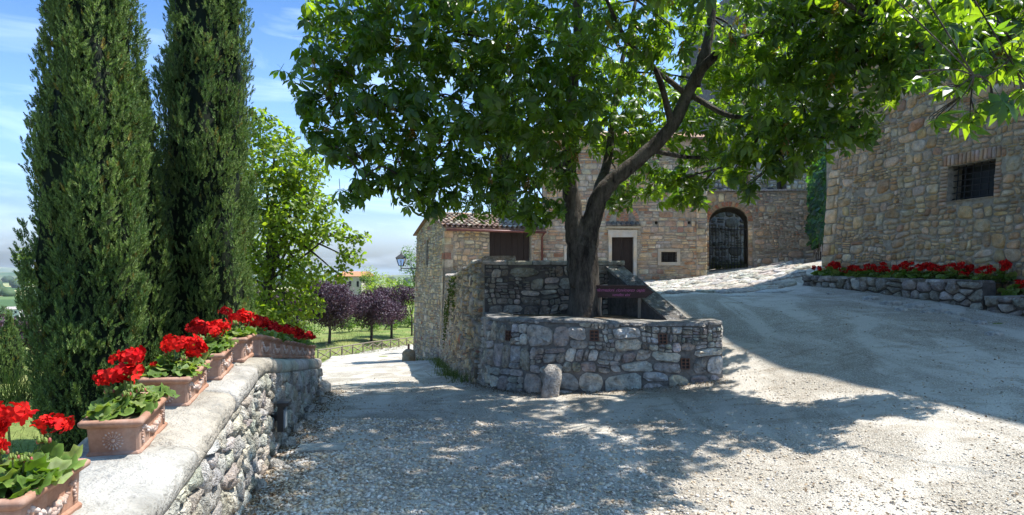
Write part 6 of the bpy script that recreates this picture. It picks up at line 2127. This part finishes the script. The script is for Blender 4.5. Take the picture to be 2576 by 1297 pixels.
flat_stone('paving_slab', 4.75, 13.6, .75, .4, .02, 'small pale slab sunk in the yard left of the bed wall', 'slab', 2, .2)
x_, y_ = W(795, 1142, 5.6).x, 5.75
o = MB().box((0, 0, 0), (.42, .24, .05), None, (.44, .42, .37)).build('drain_cover', M['coping'], None)
o.location = (x_, y_, zy(x_, y_) + .012); o.rotation_euler = (0, 0, .1)
setp(o, 'flat rectangular stone cover set in the gravel beside the garden wall', 'cover')
for i, (px, py, w_) in enumerate(((2190, 752, .5), (2240, 765, .6), (2300, 772, .55), (2360, 785, .5), (2400, 793, .4), (2465, 815, .35), (2330, 790, .3), (2500, 845, .4), (2090, 742, .3), (2270, 784, .35), (2430, 808, .3))):
    # keep to the foot of the bed wall
    u_ = (px - 1288) / F
    best = min((abs(EYE - (py - 690) / F * d - zy(u_ * d, d)), d) for d in np.arange(6, 16, .1))
    d = best[1]
    flat_stone('flat_rock', u_ * d, d, w_ * .8, w_ * .45, .045, 'flat pale rock at the foot of the flower bed, %s from the left' % ORD[sorted([2190, 2240, 2300, 2360, 2400, 2465, 2330, 2500, 2090, 2270, 2430]).index(px)], 'rock', 20 + i, rng.uniform(-.8, .2), 'flat rocks below the flower bed', 'rubble', (.42, .41, .39))
for i, (y_, off, s_) in enumerate(((5.2, .12, .13), (5.9, .10, .16), (6.5, .12, .12), (7.1, .16, .17), (7.6, .1, .12), (8.2, .2, .14), (8.9, .1, .13), (4.7, .08, .1))):
    x = wall_x(y_) + off
    flat_stone('loose_stone', x, y_, s_ * 1.2, s_, .07, 'loose rough stone at the garden wall foot, %s counting from the viewer' % ORD[sorted([5.2, 5.9, 6.5, 7.1, 7.6, 8.2, 8.9, 4.7]).index(y_)], 'stone', 60 + i, rng.uniform(0, 3), 'loose stones at the wall foot', 'rubble', (.36, .33, .29))

# ------------------------------------------------------------------ grit, litter and weeds
rs = np.random.RandomState(91)
N = 30000
d = 3.4 + 8.5 * rs.random(N) ** 1.7; u = rs.uniform(-.62, .82, N); x = u * d
ok = x > wall_x(d) + .02
x, d = x[ok], d[ok]; N = len(x)
cl = np.array([mnoise.noise((a * .8, b * .8, 9)) for a, b in zip(x, d)])
ok = rs.random(N) < np.clip(.55 + cl * 1.1, .12, 1); x, d = x[ok], d[ok]; N = len(x)
z = zyard(x, d) + np.array([mnoise.noise((a * 0.9, b * 0.9, 0)) * 0.035 + mnoise.noise((a * 3.1, b * 3.1, 5)) * 0.012 for a, b in zip(x, d)]) + .003
octv = np.array([(1, 0, 0), (-1, 0, 0), (0, 1, 0), (0, -1, 0), (0, 0, 1), (0, 0, -1)], float)
octf = np.array([(0, 2, 4), (2, 1, 4), (1, 3, 4), (3, 0, 4), (2, 0, 5), (1, 2, 5), (3, 1, 5), (0, 3, 5)])
s_ = (.005 + .011 * rs.random(N) ** 3)[:, None] * np.stack([rs.uniform(.8, 1.6, N), rs.uniform(.7, 1.2, N), rs.uniform(.4, .8, N)], -1)
v, f, q = scatter(octv, octf, np.stack([x, d, z], -1), rand_rots(rs, N, np.repeat([[0, 0, 1.]], N, 0), .25), s_, np.where(rs.random((N, 1)) < .05, .45, 1.0) * tints(rs, N, (.42, .38, .325), (.66, .62, .55)))
o = link('gravel_pebbles', np_mesh('gravel_pebbles', v, f, M['pebble'], q)); o['kind'] = 'stuff'
# coarser stones heaped towards the garden wall
N = 15000
d = 3.5 + 3.6 * rs.random(N) ** 1.4; x = wall_x(d) + .05 + np.abs(rs.normal(0, 1.5, N)); z0 = np.array([mnoise.noise((a * .7, b * .9, 4)) for a, b in zip(x, d)])
ok = rs.random(N) < np.clip(.75 + z0 * 1.3, .05, 1); x, d = x[ok], d[ok]; N = len(x)
z = zyard(x, d) + np.array([mnoise.noise((a * 0.9, b * 0.9, 0)) * 0.035 + mnoise.noise((a * 3.1, b * 3.1, 5)) * 0.012 for a, b in zip(x, d)]) + .004
s_ = (.009 + .012 * rs.random(N) ** 2)[:, None] * np.stack([rs.uniform(.8, 1.6, N), rs.uniform(.7, 1.2, N), rs.uniform(.4, .8, N)], -1)
v, f, q = scatter([tuple(p) for p in ICO_V], ICO_F, np.stack([x, d, z], -1), rand_rots(rs, N, np.repeat([[0, 0, 1.]], N, 0), .3), s_, tints(rs, N, (.34, .295, .24), (.66, .61, .54)))
o = link('coarse_gravel', np_mesh('coarse_gravel', v, f, M['pebble'], q)); o['kind'] = 'stuff'
# dry leaves and bits 
N = 2600
d = 3.6 + 9 * rs.random(N) ** 1.3; u = rs.uniform(-.6, .8, N); x = u * d
ok = (x > wall_x(d) + .05); x, d = x[ok], d[ok]
NW = 3200; near_wall = rs.random(NW); yy = 3.4 + near_wall * 6.2
x = np.concatenate([x, wall_x(yy) + np.abs(rs.normal(0, .20, NW)) + .03]); d = np.concatenate([d, yy])
uq = rs.random(900) * pl_path.L; pq = np.array([pl_path(a, .0, .06 + abs(b)) for a, b in zip(uq, rs.normal(0, .16, 900))])
x = np.concatenate([x, pq[:, 0]]); d = np.concatenate([d, pq[:, 1]]); N = len(x)
z = zyard(x, d) + .02
tv, tf = np.array(leaflet(.03, .016, 0, .3, .2)[0]), leaflet(.03, .016, 0, .3, .2)[1]
v, f, q = scatter(tv, tf, np.stack([x, d, z], -1), rand_rots(rs, N, np.repeat([[0, 0, 1.]], N, 0), .3), rs.uniform(.5, 1.4, N), tints(rs, N, (.12, .075, .04), (.26, .18, .10)))
o = link('leaf_litter', np_mesh('leaf_litter', v, f, M['tint_plain'], q)); o['kind'] = 'stuff'
# weeds along wall feet, road verge and the garden slope
bl = np.array([(-.004, 0, 0), (.004, 0, 0), (.003, .01, .6), (0, .035, 1.0)]); bf = np.array([(0, 1, 2), (0, 2, 3)])
P, S = [], []
def tuft(x, y, n, s, r, zf=zt):
    z0 = zf(x, y)
    for k in range(n): 
        P.append((x + rs.normal(0, r), y + rs.normal(0, r), z0 - .01)); S.append(s * rs.uniform(.5, 1.2))
for k in range(70):
    u_ = rs.random() * rt_path.L; q = rt_path(u_, rt_bot(u_), .1 + abs(rs.normal(0, .12))); tuft(q[0], q[1], 16, .22, .12, zy)
for k in range(16):
    u_ = rs.uniform(0, gp.L); q = gp(u_, -3, .2 + abs(rs.normal(0, .2))); tuft(q[0], q[1], 12, .2, .15, zy)
for k in range(90):
    y = rs.uniform(10, 45); xe = np.interp(y, [9.6, 10.5, 13.5, 20, 27, 36, 48], [wall_x(9.6) - .3, -3.45, -4.75, -7.5, -9.1, -10.7, -13.9]); tuft(xe - abs(rs.normal(.1, .5)), y, 14, .22, .2)
for k in range(500):
    y = rs.uniform(44, 72); x = rs.uniform(-19, -9); tuft(x, y, 6, .4, .4)
for k in range(420):
    d_ = rs.uniform(9, 26); u_ = rs.uniform(-.83, -.66); tuft(u_ * d_, d_, 8, .18, .25)
for k in range(5): tuft(-12.6 + rs.normal(0, .25), 16.5 + rs.normal(0, .25), 60, 1.0, .16)
for k in range(26):
    q = tp(rs.uniform(au0 + .1, au1 - .1), 1.9, -.9 + rs.normal(0, .15)); tuft(q[0], q[1], 22, .45, .16, lambda a, b: 1.86)
P = np.array(P); S = np.array(S); N = len(P)
v, f, q = scatter(bl, bf, P, rand_rots(rs, N, np.repeat([[0, 0, 1.]], N, 0), .35), np.stack([1 + S * 1.5, S, S], -1), tints(rs, N, (.05, .09, .02), (.15, .17, .05)))
o = link('grass_tufts', np_mesh('grass_tufts', v, f, M['grass'], q)); o['kind'] = 'stuff'
